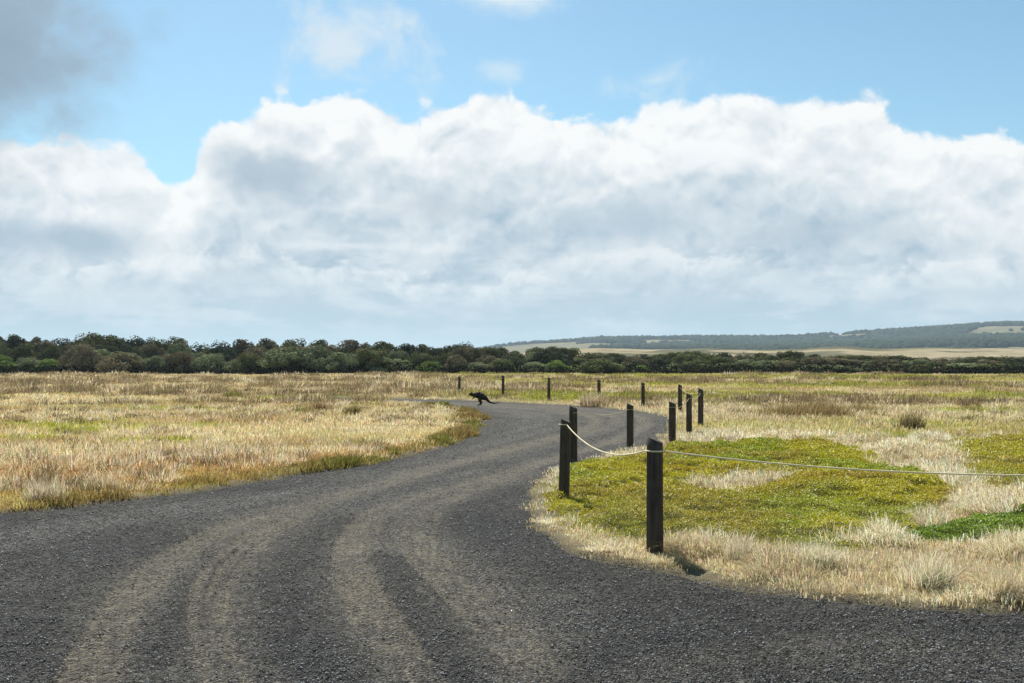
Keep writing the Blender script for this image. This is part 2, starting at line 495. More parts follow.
def build_stones():
    N = 420000
    R = 4.6 * (30 / 4.6) ** (RNG.random(N) ** 1.5)
    A = (RNG.random(N) - .5) * 1.15
    X, Y = R * np.sin(A), R * np.cos(A)
    sd = road_sd(X, Y)
    P = np.stack([X, Y], 1)
    t = np.zeros(N)
    for line, w, s in TRACKS: t = np.maximum(t, s * np.exp(-(line_dist(P, line) / w) ** 2))
    k = (sd < .05) & (RNG.random(N) > t * .7) & (RNG.random(N) < .35 + 1.0 * fbm(X * 1.2 + 8, Y * 1.2, 3))
    X, Y, R = X[k], Y[k], R[k]; n = len(X)
    base = np.array([(1, 0, 0), (0, 1, 0), (-1, 0, 0), (0, -1, 0), (0, 0, 1), (0, 0, -.6)], float)
    tri = np.array([(0, 1, 4), (1, 2, 4), (2, 3, 4), (3, 0, 4), (1, 0, 5), (2, 1, 5), (3, 2, 5), (0, 3, 5)])
    s = (.0022 + .0060 * RNG.random(n) ** 4) * (R / 6) ** .5
    sc = s[:, None] * (.6 + .8 * RNG.random((n, 3))) * np.array([1.15, 1.15, .6])
    B = base[None] * (.75 + .5 * RNG.random((n, 6, 1))) * sc[:, None, :]
    th = RNG.random(n) * 6.283
    c, sn = np.cos(th)[:, None], np.sin(th)[:, None]
    V = np.stack([B[..., 0] * c - B[..., 1] * sn + X[:, None], B[..., 0] * sn + B[..., 1] * c + Y[:, None],
                  B[..., 2] + s[:, None] * .3 - .008 + .035 * (fbm(X * 1.1, Y * 1.1, 4) - .5)[:, None]], -1).reshape(-1, 3)
    Fc = (tri[None] + np.arange(n)[:, None, None] * 6).reshape(-1, 3)
    g = .010 + .40 * RNG.random(n) ** 3.6
    col = np.stack([g, g * 1.0, g * .98], 1) * (1 + (RNG.random((n, 1)) - .5) * np.array([.2, .05, -.12]))
    o = mesh_np('loose_gravel', V, [Fc], M_STONE, {'col': np.repeat(col, 6, 0)})
    tag(o, 'loose dark gravel stones scattered over the road surface', 'gravel', kind='stuff')

# ------------------------------------------------------------------ grass
class Blades:
    def __init__(s): s.V, s.C, s.n = [], [], 0
    def add(s, x, y, z, h, w, lean, la, yaw, col, droop=.25):
        """one bent tapered blade per entry: 5 points"""
        n = len(x)
        dx, dy = np.cos(la) * lean * h, np.sin(la) * lean * h
        wx, wy = np.cos(yaw) * w * .5, np.sin(yaw) * w * .5
        up = np.sqrt(np.clip(1 - lean ** 2, .06, 1)) * h
        b = np.stack([x, y, z - .02], 1)
        m = np.stack([x + dx * .38, y + dy * .38, z + up * .58], 1)
        t = np.stack([x + dx, y + dy, z + up * (1 - droop * RNG.random(n))], 1)
        W = np.stack([wx, wy, 0 * wx], 1)
        s.V.append(np.stack([b - W, b + W, m + W * .8, m - W * .8, t], 1).reshape(-1, 3))
        s.C.append(np.repeat(col, 5, 0)); s.n += n
    def build(s, name, m=None):
        V, C = np.vstack(s.V), np.vstack(s.C)
        i = np.arange(s.n)[:, None] * 5
        return mesh_np(name, V, [i + np.array([[0, 1, 2, 3]]), i + np.array([[3, 2, 4]])], m or M_BLADE, {'col': C})

def tufts_to_blades(bl, tx, ty, tz, trad, th, tcol, nb, wid, splay=.55, wind=(.18, -.1), colvar=.25, droop=.3):
    n = len(tx)
    if n == 0: return
    rep = lambda a: np.repeat(a, nb, 0)
    N = n * nb
    ang, rr = RNG.random(N) * 6.283, np.sqrt(RNG.random(N))
    x = rep(tx) + np.cos(ang) * rr * rep(trad); y = rep(ty) + np.sin(ang) * rr * rep(trad)
    h = rep(th) * (.45 + .75 * RNG.random(N)) * (1.05 - .35 * rr)
    lx = np.cos(ang) * rr * splay + wind[0] + RNG.normal(0, .22, N); ly = np.sin(ang) * rr * splay + wind[1] + RNG.normal(0, .22, N)
    lean = np.clip(np.hypot(lx, ly), 0, .95)
    c = rep(tcol) * (1 + colvar * (RNG.random((N, 1)) - .5) * 2) * (1 + .08 * RNG.normal(0, 1, (N, 3)))
    bl.add(x, y, rep(tz), h, rep(wid) * (.7 + .6 * RNG.random(N)), lean, np.arctan2(ly, lx), RNG.random(N) * 3.1416, np.clip(c, .01, .9), droop)

STRAW = np.array([(.74, .61, .345), (.66, .51, .25), (.80, .69, .43), (.58, .42, .18)])

FEET = [(655, 552), (563, 500), (573, 463)]
def scatter_field():
    left, right, far = Blades(), Blades(), Blades()
    N = 92000
    e = .3
    u = RNG.random(N)
    r0, r1 = 5.6, 158.
    R = (r0 ** e + u * (r1 ** e - r0 ** e)) ** (1 / e)
    A = (RNG.random(N) - .5) * 1.12
    X, Y = R * np.sin(A), R * np.cos(A)
    sd = road_sd(X, Y)
    e_ = sd + edge_noise(X, Y) * .7
    ma, mb, mc = np.full(N, 9.), np.full(N, 9.), np.full(N, 9.)
    nr = R < 60
    ma[nr], mb[nr], mc[nr] = mats_sd(X[nr], Y[nr])
    mat = np.minimum(np.minimum(ma, mb), mc)
    n1 = fbm(X * .8, Y * .8, 4); n2 = fbm(X * .16 + 3, Y * .16, 4); n3 = fbm(X * 3.1, Y * 3.1, 2)
    nf = fbm(X * .05 + 31, Y * .16, 4); nc = fbm(X * .35, Y * .35 + 77, 3)
    dens = sstep(.08, .3, e_) * (.35 + .65 * sstep(.32, .55, n3 * .5 + n1 * .5))
    dens *= np.where(mat < .0, .03 + .30 * sstep(-.45, .0, mat), 1.)
    for px_, py_ in FEET: dens = dens * (np.hypot(X - gp(px_, py_)[0], (Y - gp(px_, py_)[1] + .12) * .7) > .15)
    k = RNG.random(N) < dens
    X, Y, R, sd, mat, n1, n2, nf, nc = (a[k] for a in (X, Y, R, sd, mat, n1, n2, nf, nc))
    n3_ = fbm(X * 1.3 + 6, Y * 1.3, 3)
    n = len(X)
    Z = ground_z(X, Y, sd)
    base = STRAW[RNG.integers(0, 4, n)]
    P = np.stack([X, Y], 1)
    og = np.ones(n); m = R < 60; og[m] = poly_sd(P[m], ORANGE)
    isL = (X < 0) & (X < -.02 * Y + .3) | (X < -1)
    h = .13 + .17 * n1 + .05 * RNG.random(n)
    # left field: finer plumes, a little taller further in
    h = np.where(isL, .07 + .15 * n1 + .06 * sstep(.5, 5, sd), h)
    h = np.where(~isL & (R < 24), .05 + .13 * sstep(.1, .7, sd) * n1, h)
    base = mix(base, base * np.array([.66, .58, .48]), sstep(.46, .62, fbm(X * .3 + 44, Y * .3, 4)) * .8)
    base = mix(base, np.array([.44, .42, .12]), sstep(.50, .62, fbm(X * .22 + 144, Y * .22, 4)) * .28)
    oz = sstep(.3, -.3, og + (n1 - .5) * 3.2) * isL * sstep(.24, .42, nc * .5 + n3_ * .5)
    col = mix(base, mix((.44, .22, .06), (.60, .37, .13), RNG.random(n)), oz * .95 * (RNG.random(n) < .85))
    h = h * (1 - .35 * oz)
    # olive fringe along the left road edge and green patches
    col = mix(col, col * np.array([1.03, 1.04, 1.08]), isL * (1 - oz))
    pal = ~isL & (R < 50)
    col = mix(col, np.array([.72, .62, .42]) * (.8 + .35 * RNG.random((n, 1))), pal * .55 * (n1 > .4))
    fr = sstep(.75, .25, sd) * isL * (n2 * .4 + nc * .6 > .47)
    col = mix(col, mix((.15, .145, .03), (.25, .215, .05), RNG.random(n)), fr * .85)
    gmask = np.zeros(n)
    for gx, gy, gr in GREENS:
        gmask = np.maximum(gmask, sstep(1.1, .5, np.hypot(X - gx, Y - gy) / gr + (n1 - .5) * 1.2))
    gmask = np.maximum(gmask, sstep(.58, .68, n2) * (R < 60) * .4)
    gmask = np.maximum(gmask, sstep(.46, .56, nf) * sstep(34, 50, R) * sstep(-.10, .02, X / Y) * .85)
    col = mix(col, mix((.32, .35, .02), (.50, .49, .05), RNG.random(n)), gmask * (RNG.random(n) < .9))
    h = h * (1 - .4 * gmask * (R < 60))
    # browner clumps far out
    br = sstep(.5, .62, nc) * sstep(25, 60, R)
    col = mix(col, mix((.30, .22, .12), (.42, .32, .18), RNG.random(n)), br * .7)
    clump = sstep(.40, .60, fbm(X * .55 + 13, Y * .55, 3)) * sstep(30, 55, R)
    h = h * (1 + .5 * clump) * np.where((R > 38), .72, 1.)
    wid = .0042 * np.maximum(R / 7.5, 1) ** .93
    rad = .09 + .012 * R ** .9
    for bl, msk in ((left, isL & (R < 55)), (right, ~isL & (R < 55)), (far, R >= 55)):
        q = np.nonzero(msk)[0]
        for lo, hi, nb in ((0, 12, 14), (12, 30, 12), (30, 200, 10)):
            s_ = q[(R[q] >= lo) & (R[q] < hi)]
            tufts_to_blades(bl, X[s_], Y[s_], Z[s_], rad[s_], h[s_], col[s_], nb, wid[s_], splay=.8, colvar=.3, droop=.65)
    # extra straw along the near right verge and round the mats: matted, lying every way, in humps
    N = 60000
    R = 5.6 * (24 / 5.6) ** RNG.random(N); A = (RNG.random(N) - .08) * .66
    X, Y = R * np.sin(A), R * np.cos(A)
    sd = road_sd(X, Y); ma, mb, mc = mats_sd(X, Y); mat = np.minimum(np.minimum(ma, mb), mc)
    hump = sstep(.40, .66, fbm(X * 1.9 + 5, Y * 1.9, 3))
    pr = sstep(.08, .4, sd + edge_noise(X, Y)) * sstep(-.18, .10, mat) * np.where((Y > 9.3) & (sd < .8), .35, 1.) * (.35 + .65 * hump) * np.where((R > 12) & (mat > 1.2), .25, 1.)
    for px_, py_ in FEET: pr = pr * (np.hypot(X - gp(px_, py_)[0], (Y - gp(px_, py_)[1] + .15) * .7) > .2)
    k = RNG.random(N) < pr
    X, Y, R, sd, hump = X[k], Y[k], R[k], sd[k], hump[k]
    n = len(X)
    col = STRAW[RNG.choice(4, n, p=[.35, .15, .45, .05])] * np.array([1.03, 1.10, 1.32])
    col = mix(col, (.36, .33, .10), (RNG.random(n) < .07) * .8)
    col = mix(col, (.55, .44, .24), sstep(.5, .62, fbm(X * 1.1 + 60, Y * 1.1, 3)) * .6)
    sw = fbm(X * .9 + 90, Y * .9, 2) * 12.6
    zg = ground_z(X, Y, sd)
    for g in range(8):
        q = np.nonzero((sw * 8 / 12.6).astype(int) % 8 == g)[0]
        a = g * .785
        tufts_to_blades(right, X[q], Y[q], zg[q] + .05 * hump[q], np.full(len(q), .09), .06 + .20 * sstep(.1, .6, sd[q]) * (.12 + .88 * hump[q]), col[q], 13,
                        .0042 * np.maximum(R[q] / 8, 1), splay=1.1, wind=(.62 * math.cos(a), .62 * math.sin(a)), colvar=.25, droop=.9)
    # low dark fringe of herbs along the left road edge, and rough humps inside the left field
    N = 90000
    X = -14 + 15 * RNG.random(N); Y = 6 + 36 * RNG.random(N)
    sd = road_sd(X, Y); e = sd + edge_noise(X, Y)
    lump = sstep(.44, .60, fbm(X * 1.1 + 23, Y * 1.1, 4))
    k = (np.abs(np.arctan2(X, Y)) < .6) & (e > .05) & (e < .85) & (RNG.random(N) < .30 + .70 * lump) & (Y < 38) & ((X < -1.) | (Y > 20) & (X < 0))
    X, Y, sd, lump, e = X[k], Y[k], sd[k], lump[k], e[k]; n = len(X); R = np.hypot(X, Y)
    col = mix(mix((.13, .135, .03), (.25, .22, .06), RNG.random(n)), (.30, .20, .08), sstep(.48, .6, fbm(X * .6, Y * .6 + 40, 3)) * .7)
    tufts_to_blades(left, X, Y, ground_z(X, Y, sd), np.full(n, .10), (.06 + .17 * lump) * sstep(.9, .3, e) + .04, col, 12, .006 * np.maximum(R / 9, 1), splay=.8, colvar=.35)
    # clumps: the left field has plumed tussocky humps, the far field rows of brown and olive tussocks
    N = 15000
    R = 11 * (150 / 11) ** (RNG.random(N) ** .72); A = (RNG.random(N) - .5) * 1.12
    X, Y = R * np.sin(A), R * np.cos(A)
    sd = road_sd(X, Y); ma, mb, mc = np.full(N, 9.), np.full(N, 9.), np.full(N, 9.)
    nr = R < 60
    ma[nr], mb[nr], mc[nr] = mats_sd(X[nr], Y[nr]); mat = np.minimum(np.minimum(ma, mb), mc)
    cl = fbm(X * .09 + 12, Y * .13 + 5, 4)
    k = (sd > .7) & (mat > .5) & (RNG.random(N) < np.where(R > 40, sstep(.36, .54, cl) * np.where(R > 55, .34, .6), sstep(.46, .62, cl) * .4))
    X, Y, R, sd, cl = X[k], Y[k], R[k], sd[k], cl[k]; n = len(X)
    grn = sstep(.46, .55, fbm(X * .05 + 31, Y * .16, 4)) * sstep(-.12, .0, X / Y)
    dark = mix((.15, .112, .06), (.32, .245, .135), RNG.random(n)); olive = mix((.20, .215, .035), (.34, .33, .06), RNG.random(n)); pale = mix((.58, .48, .30), (.70, .60, .40), RNG.random(n))  # dark is brown grass deepened to paint the clumps' self-shadow
    col = mix(mix(dark, pale, (RNG.random(n) < np.where(R > 40, .15, .6)) * 1.), olive, grn * (RNG.random(n) < .75))
    hh = np.where(R > 55, .38 + .42 * RNG.random(n), np.where(R > 40, .25 + .3 * RNG.random(n), .16 + .16 * RNG.random(n))) * (1 - .35 * grn)
    rad = np.where(R > 55, .5 + .8 * RNG.random(n), np.where(R > 40, .30 + .4 * RNG.random(n), .14 + .22 * RNG.random(n)))
    for bl, q in ((left, (R <= 55) & (X < -.02 * Y)), (right, (R <= 55) & (X >= -.02 * Y)), (far, R > 55)):
        q = np.nonzero(q)[0]
        tufts_to_blades(bl, X[q], Y[q], ground_z(X[q], Y[q], sd[q]), rad[q], hh[q], col[q], 64, .0052 * np.maximum(R[q] / 8, 1) ** .9, splay=.8, colvar=.3)
    tag(left.build('dry_grass'), 'pale feathery dry grass with rusty low growth covering the field left of the road', 'grass', kind='stuff')
    tag(right.build('dry_grass'), 'bleached straw grass on the verge and field behind the roped posts', 'grass', kind='stuff')
    tag(far.build('dry_grass'), 'brown and olive tussocky grass of the far field reaching the tree belt', 'grass', kind='stuff')

def build_mats():
    specs = [(MAT_A, 0, 'yellow olive mat of low succulent ground cover behind the nearest post', ((.47, .425, .014), (.33, .365, .016), (.42, .29, .022)), 330000),
             (MAT_B, 1, 'olive mat of ground cover beyond the straw path at the right edge', ((.46, .405, .016), (.35, .345, .018), (.41, .28, .026)), 130000),
             (MAT_C, 2, 'bright leafy green patch in front of the olive mats at the right edge', ((.20, .29, .02), (.27, .36, .028), (.36, .32, .03)), 110000)]
    for poly, which, label, pal, N in specs:
        lo, hi = poly.min(0) - .6, poly.max(0) + .6
        area = (hi - lo).prod()
        X = lo[0] + RNG.random(N * 2) * (hi[0] - lo[0]); Y = lo[1] + RNG.random(N * 2) * (hi[1] - lo[1])
        k = np.abs(np.arctan2(X, Y)) < .6
        X, Y = X[k], Y[k]
        sd = road_sd(X, Y)
        s = mats_sd(X, Y)[which]
        n = fbm(X * 2.2, Y * 2.2, 4)
        k = (s + (n - .5) * .5 < .06) & (sd + edge_noise(X, Y) * .6 > .18) & (RNG.random(len(X)) < np.clip((22 / np.maximum(Y, 8)) ** 1.0 - .5, .2, 1))
        X, Y, sd, s, n = X[k], Y[k], sd[k], s[k], n[k]
        cnt = len(X)
        lump = sstep(.3, .7, fbm(X * 3.3 + 4, Y * 3.3, 3))
        top = (.03 + .11 * lump) * sstep(.05, -.35, s) * (.8 if which == 2 else 1.)
        z = ground_z(X, Y, sd) + top * (.55 + .45 * RNG.random(cnt))
        dd = np.hypot(X, Y)
        L = (.013 + .015 * RNG.random(cnt)) * np.maximum(dd / 10, .9) ** .9
        W = L * (.42 if which < 2 else .6)
        az = RNG.random(cnt) * 6.283; el = RNG.random(cnt) * 1.1 + .1
        d = np.stack([np.cos(az) * np.cos(el), np.sin(az) * np.cos(el), np.sin(el)], 1)
        sdv = np.stack([-np.sin(az), np.cos(az), RNG.normal(0, .3, cnt)], 1)
        p = np.stack([X, Y, z], 1)
        V = np.stack([p, p + d * L[:, None] * .55 + sdv * W[:, None] * .5, p + d * L[:, None], p + d * L[:, None] * .5 - sdv * W[:, None] * .5], 1).reshape(-1, 3)
        hue = fbm(X * .9 + 70, Y * .9, 4)
        c = mix(pal[0], pal[1], sstep(.42, .62, fbm(X * .55 + 5, Y * .55, 3)))
        c = mix(c, pal[2], sstep(.47, .66, hue) * .7 * (RNG.random(cnt) < .8))
        c = c * (1 + .8 * (RNG.random((cnt, 1)) - .5))
        o = mesh_np('ground_cover', V, [np.arange(cnt * 4).reshape(-1, 4)], M_MAT, {'col': np.repeat(c, 4, 0)})
        tag(o, label, 'ground cover', kind='stuff')

def tussock(px, py, wpx, hpx, col, label, nblade=260):
    x, y = gp(px, py)
    s = y / F
    rad, h = wpx * s * .5, hpx * s * 1.3
    bl = Blades()
    nt = int(18 * max(1, wpx / 34))
    ang, rr = RNG.random(nt) * 6.283, np.sqrt(RNG.random(nt))
    tx, ty = np.cos(ang) * rr * rad * .75, np.sin(ang) * rr * rad * .5
    c = np.array(col)[None] * (1 + .35 * (RNG.random((nt, 1)) - .5))
    tufts_to_blades(bl, tx, ty, np.zeros(nt), np.full(nt, rad * .35), h * (1.15 - .45 * rr), c, max(8, nblade // nt), np.full(nt, .0045 * max(y / 8, 1) ** .9), splay=.5, wind=(.08, -.03), colvar=.35, droop=.15)
    o = bl.build('grass_tussock')
    o.location = (x, y, float(ground_z(np.array([x]), np.array([y]))[0]))
    tag(o, label, 'grass tussock', 'tussocks standing out of the dry fields')

def build_tussocks():
    B, O, S = (.33, .25, .15), (.26, .24, .08), (.60, .52, .35)
    for a in [
        (806, 418, 104, 19, (.30, .225, .10), 'broad brown tussock clump behind the row of posts in right field', 2600),
        (866, 412, 40, 10, (.33, .26, .12), 'low brown clump just right of the broad tussock clump', 500),
        (912, 431, 34, 18, (.19, .145, .07), 'dark brown upright tussock alone in the right field', 420),
        (968, 422, 20, 9, (.21, .16, .08), 'small brown tussock right of the dark upright one', 260),
        (592, 406, 32, 18, (.50, .40, .25), 'pale bushy tussock at the foot of a far post', 420),
        (657, 409, 18, 8, (.26, .19, .10), 'small brown tussock between two far posts beyond the bend', 240),
        (34, 393, 15, 9, (.09, .065, .04), 'dark round tussock in the left field, leftmost of two', 320),
        (67, 393, 24, 7, (.15, .115, .06), 'flat brownish tussock right of the dark round one', 320),
        (323, 412, 30, 13, (.27, .18, .09), 'rusty brown tussock in the middle of the left field', 420),
        (352, 416, 24, 10, (.20, .16, .06), 'olive brown tussock beside the rusty one in left field', 320),
        (300, 414, 26, 8, (.21, .185, .05), 'low olive tussock left of the rusty one in left field', 300),
        (165, 395, 26, 7, (.15, .15, .03), 'low green tussock far out in the left field', 260),
        (234, 399, 22, 7, (.15, .16, .025), 'second low green tussock, nearer the road bend', 260),
        (46, 502, 44, 25, S, 'pale straw tussock on the left road edge', 700),
        (98, 490, 40, 18, (.55, .46, .28), 'pale tussock behind the left road edge fringe', 520),
        (688, 553, 36, 20, S, 'straw tussock beside the foot of the nearest post', 700),
        (812, 570, 52, 30, (.74, .66, .46), 'shaggy straw tussock on the right verge, middle of three', 950),
        (742, 562, 44, 26, (.64, .56, .39), 'straw tussock on the right verge, nearest the post of three', 800),
        (930, 588, 58, 36, (.74, .66, .46), 'tall straw tussock on the right verge close to the road edge', 1100),
        (1003, 598, 46, 30, (.66, .55, .36), 'brownish straw tussock at the right end of the verge', 800)]:
        tussock(*a)

# ------------------------------------------------------------------ posts and rope
POSTS = [  # foot x, foot y, top y, lean, label
    (655, 552, 436, .000, 'nearest and largest dark timber post with a slanted top, white rope looped round it'),
    (563, 500, 418, .030, 'second nearest dark post at the edge of the road, where the white rope sags from'),
    (573, 463, 405, .004, 'dark post standing partly hidden behind the second nearest one'),
    (630, 451, 403, .000, 'dark post in front of the road bend with gravel behind all of it'),
    (672, 447, 401, .006, 'dark post at the inner end of the gravel bend'),
    (689, 434, 393, .000, 'slim dark post in the grass just past the bend, middle of a close three'),
    (700.5, 427, 388, .008, 'rightmost dark post of the row, standing in dry grass'),
    (680, 413.5, 384, .000, 'thin post half behind the close pair of posts past the bend'),
    (643, 407.5, 382, .000, 'far post on the outer side of the bend, first one left of the close three'),
    (599, 404, 379, .000, 'far post with a pale bushy tussock at its foot'),
    (549, 401.3, 377, -.004, 'far post on the outer road edge, midway between the wallaby and the pale tussock'),
    (503, 398.3, 375, .000, 'far post just right of the wallaby tail'),
    (459.5, 395.2, 376, .000, 'farthest post of the row, left of the wallaby'),
]

def build_posts():
    pts = []
    for i, (px, py, ty, lean, label) in enumerate(POSTS):
        x, y = gp(px, py)
        H = (py - ty) / F * y
        pts.append((x, y, H, lean, label, i))
    pts.append((5.2, 6.9, 1.0, 0, 'dark timber post past the right end of the verge carrying the rope on', 99))
    out = []
    for x, y, H, lean, label, i in pts:
        z0 = float(ground_z(np.array([x]), np.array([y]))[0])
        rad = .064 + .006 * random.random() if i else .068
        if i == 1: rad = .062
        if i in (5, 6, 7): rad = .066
        bm = bmesh.new()
        ns, nl = 20, 14
        rings = []
        ph = random.random() * 6
        for k in range(nl + 1):
            t = k / nl
            zz = -.35 + t * (H - z0 + .35)
            ring = []
            for j in range(ns):
                a = j / ns * 2 * math.pi
                r = rad * (1 + .035 * math.sin(2 * a + ph) + .025 * math.sin(5 * a + ph * 2 + t * 2) - (.07 if (j * 7 + i) % 11 == 0 else 0) + .012 * random.uniform(-1, 1)) * (1.05 - .06 * t)
                xx, yy = r * math.cos(a), r * math.sin(a)
                zs = zz
                if k == nl: zs = zz - (xx + rad) * .42 + yy * .1 + random.uniform(-.002, .002)
                if k == nl - 1: zs = zz - (xx + rad) * .30
                ring.append(bm.verts.new((xx + lean * t, yy, zs)))
            rings.append(ring)
        for k in range(nl):
            for j in range(ns):
                f = bm.faces.new((rings[k][j], rings[k][(j + 1) % ns], rings[k + 1][(j + 1) % ns], rings[k + 1][j])); f.smooth = True
        cv = bm.verts.new((lean, 0, H - z0 - rad * .42))
        for j in range(ns): bm.faces.new((rings[-1][j], rings[-1][(j + 1) % ns], cv))
        for e in bm.edges:
            if len(e.link_faces) == 2 and e.calc_face_angle(0) > .6: e.smooth = False
        me = bpy.data.meshes.new('fence_post'); bm.to_mesh(me); bm.free(); me.materials.append(M_WOOD)
        o = bpy.data.objects.new('fence_post', me); COL.objects.link(o)
        o.location = (x, y, z0)
        tag(o, label, 'post', 'roped timber posts along the road bend')
        out.append((x, y, H, rad, lean))
    return out

def tube(name, path, rad, ns=8):
    path = np.asarray(path, float)
    n = len(path)
    T = np.gradient(path, axis=0); T /= np.linalg.norm(T, axis=1)[:, None]
    S = np.cross(T, [0, 0, 1.]); S /= np.linalg.norm(S, axis=1)[:, None]
    U = np.cross(S, T)
    a = np.arange(ns) / ns * 2 * math.pi
    V = path[:, None] + rad * (np.cos(a)[None, :, None] * S[:, None] + np.sin(a)[None, :, None] * U[:, None])
    i = np.arange(n - 1)[:, None] * ns + np.arange(ns)[None]
    j = np.arange(n - 1)[:, None] * ns + (np.arange(ns)[None] + 1) % ns
    Q = np.stack([i, j, j + ns, i + ns], -1).reshape(-1, 4)
    L = np.concatenate([[0], np.cumsum(np.linalg.norm(np.diff(path, axis=0), axis=1))])
    tw = (L[:, None] + a[None] / (2 * math.pi) * .0209).ravel()
    return mesh_np(name, V.reshape(-1, 3), [Q], M_ROPE, {'twist': tw}, smooth=True)

def build_rope(P):
    """the rope passes in front of each post, held against its face"""
    def run(order, zs, sags, rad):
        path, arcs = [], []
        for n, q in enumerate(order):
            x, y, H, r, lean = P[q]
            c = np.array([x + lean * .85, y, zs[n]])
            arc = []
            prev = P[order[n - 1]] if n else None
            nxt = P[order[n + 1]] if n + 1 < len(order) else None
            da = [math.atan2(p[1] - y, p[0] - x) for p in (prev, nxt) if p is not None]
            face = math.atan2(-y, -x)                      # the road side of these posts looks back to the entrance
            def near(a): return face + max(-1.75, min(1.75, (a - face + math.pi) % (2 * math.pi) - math.pi))
            a0 = near(da[0]) if prev is not None else face
            a1 = near(da[-1]) if nxt is not None else face - 1.5
            for t in np.linspace(0, 1, 7):
                a = a0 + (a1 - a0) * t
                arc.append(c + (r * 1.06 + rad) * np.array([math.cos(a), math.sin(a), 0]))
            arcs.append(arc)
        for n, arc in enumerate(arcs):
            path += arc
            if n + 1 < len(arcs):
                a, b = arc[-1], arcs[n + 1][0]
                for t in np.linspace(0, 1, 31)[1:-1]:
                    p = a * (1 - t) + b * t
                    p[2] -= sags[n] * 4 * t * (1 - t)
                    path.append(p)
        return tube('rope', path, rad)
    tag(run([13, 0, 1], [.87, .868, .895], [.10, .155], .0064), 'cream white sagging rope across the right foreground between the two nearest posts', 'rope')
    o = list(range(2, 13))
    tag(run(o, [P[q][2] * .87 for q in o], [.07, .07, .07, .06, .08, .08, .08, .08, .08, .08], .0026), 'thin pale cord strung along the far posts round the bend', 'rope')

# ------------------------------------------------------------------ wallaby
def build_wallaby():
    k = .0386
    fx, fy = 480., 405.
    P = lambda x, y, yy=0.: Vector(((x - fx) * k, yy, (fy - y) * k))
    ch = []   # (parent index, position, radius)
    def add(par, p, r, r2=None): ch.append((par, p, r, r2 or r)); return len(ch) - 1
    pelvis = add(-1, P(483.4, 396.2), .140, .150)
    mid = add(pelvis, P(480.2, 394.9), .143, .152)
    chest = add(mid, P(476.6, 395.0), .115, .118)
    sh = add(chest, P(474.4, 395.0), .090, .092)
    nk = add(sh, P(472.6, 394.7), .050, .052)
    hd = add(nk, P(471.0, 393.9), .052, .052)
    mz = add(hd, P(469.6, 394.3), .034, .034)
    ns = add(mz, P(468.5, 394.8), .020, .020)
    for s in (-1, 1):
        e1 = add(hd, P(471.6, 392.7, .035 * s), .022, .014)
        add(e1, P(472.3, 391.2, .055 * s), .010, .008)
        a1 = add(sh, P(474.2, 396.4, .06 * s), .030)
        a2 = add(a1, P(473.9, 398.0, .06 * s), .020)
        a3 = add(a2, P(472.6, 398.8, .055 * s), .015)
        add(a3, P(471.9, 399.3, .055 * s), .011)
        sw = .45 * s
        h1 = add(pelvis, P(481.6 + sw, 397.8, .085 * s), .090, .075)
        kn = add(h1, P(479.2 + sw, 399.7, .10 * s), .052)
        hk = add(kn, P(481.4 + sw, 402.7, .10 * s), .028)
        an = add(hk, P(480.3 + sw, 404.35, .10 * s), .022)
        add(an, P(477.6 + sw, 404.75, .10 * s), .014, .016)
    t1 = add(pelvis, P(486.4, 398.3), .070)
    t2 = add(t1, P(487.8, 400.4), .048)
    t3 = add(t2, P(489.6, 402.0), .036)
    t4 = add(t3, P(492.4, 402.9), .028)
    t5 = add(t4, P(496.0, 402.9), .021)
    add(t5, P(499.4, 402.5), .011)
    me = bpy.data.meshes.new('wallaby_frame')
    me.from_pydata([c[1] for c in ch], [(c[0], i) for i, c in enumerate(ch) if c[0] >= 0], [])
    tmp = bpy.data.objects.new('wallaby_frame', me); COL.objects.link(tmp)
    tmp.modifiers.new('skin', 'SKIN')
    sk = me.skin_vertices[0].data
    for i, c in enumerate(ch): sk[i].radius = (c[2] * 1.2, c[3] * 1.15)
    sk[0].use_root = True
    sd = tmp.modifiers.new('sub', 'SUBSURF'); sd.levels = sd.render_levels = 2
    dg = bpy.context.evaluated_depsgraph_get()
    m2 = bpy.data.meshes.new_from_object(tmp.evaluated_get(dg))
    bpy.data.objects.remove(tmp)
    m2.materials.clear(); m2.materials.append(M_FUR); m2.name = 'wallaby'
    for p in m2.polygons: p.use_smooth = True
    o = bpy.data.objects.new('wallaby', m2); COL.objects.link(o)
    x, y = gp(fx, fy)
    zmin = min(v.co.z for v in m2.vertices)
    o.location = (x, y, -.012 - zmin)
    tag(o, 'dark wallaby hopping across the gravel road towards the left field', 'wallaby')
    for s in (-1, 1):
        bm = bmesh.new(); bmesh.ops.create_uvsphere(bm, u_segments=10, v_segments=8, radius=.010)
        me = bpy.data.meshes.new('eye'); bm.to_mesh(me); bm.free(); me.materials.append(M_EYE)
        e = bpy.data.objects.new('eye', me); COL.objects.link(e); e.parent = o
        e.location = P(470.4, 393.6, .042 * s)

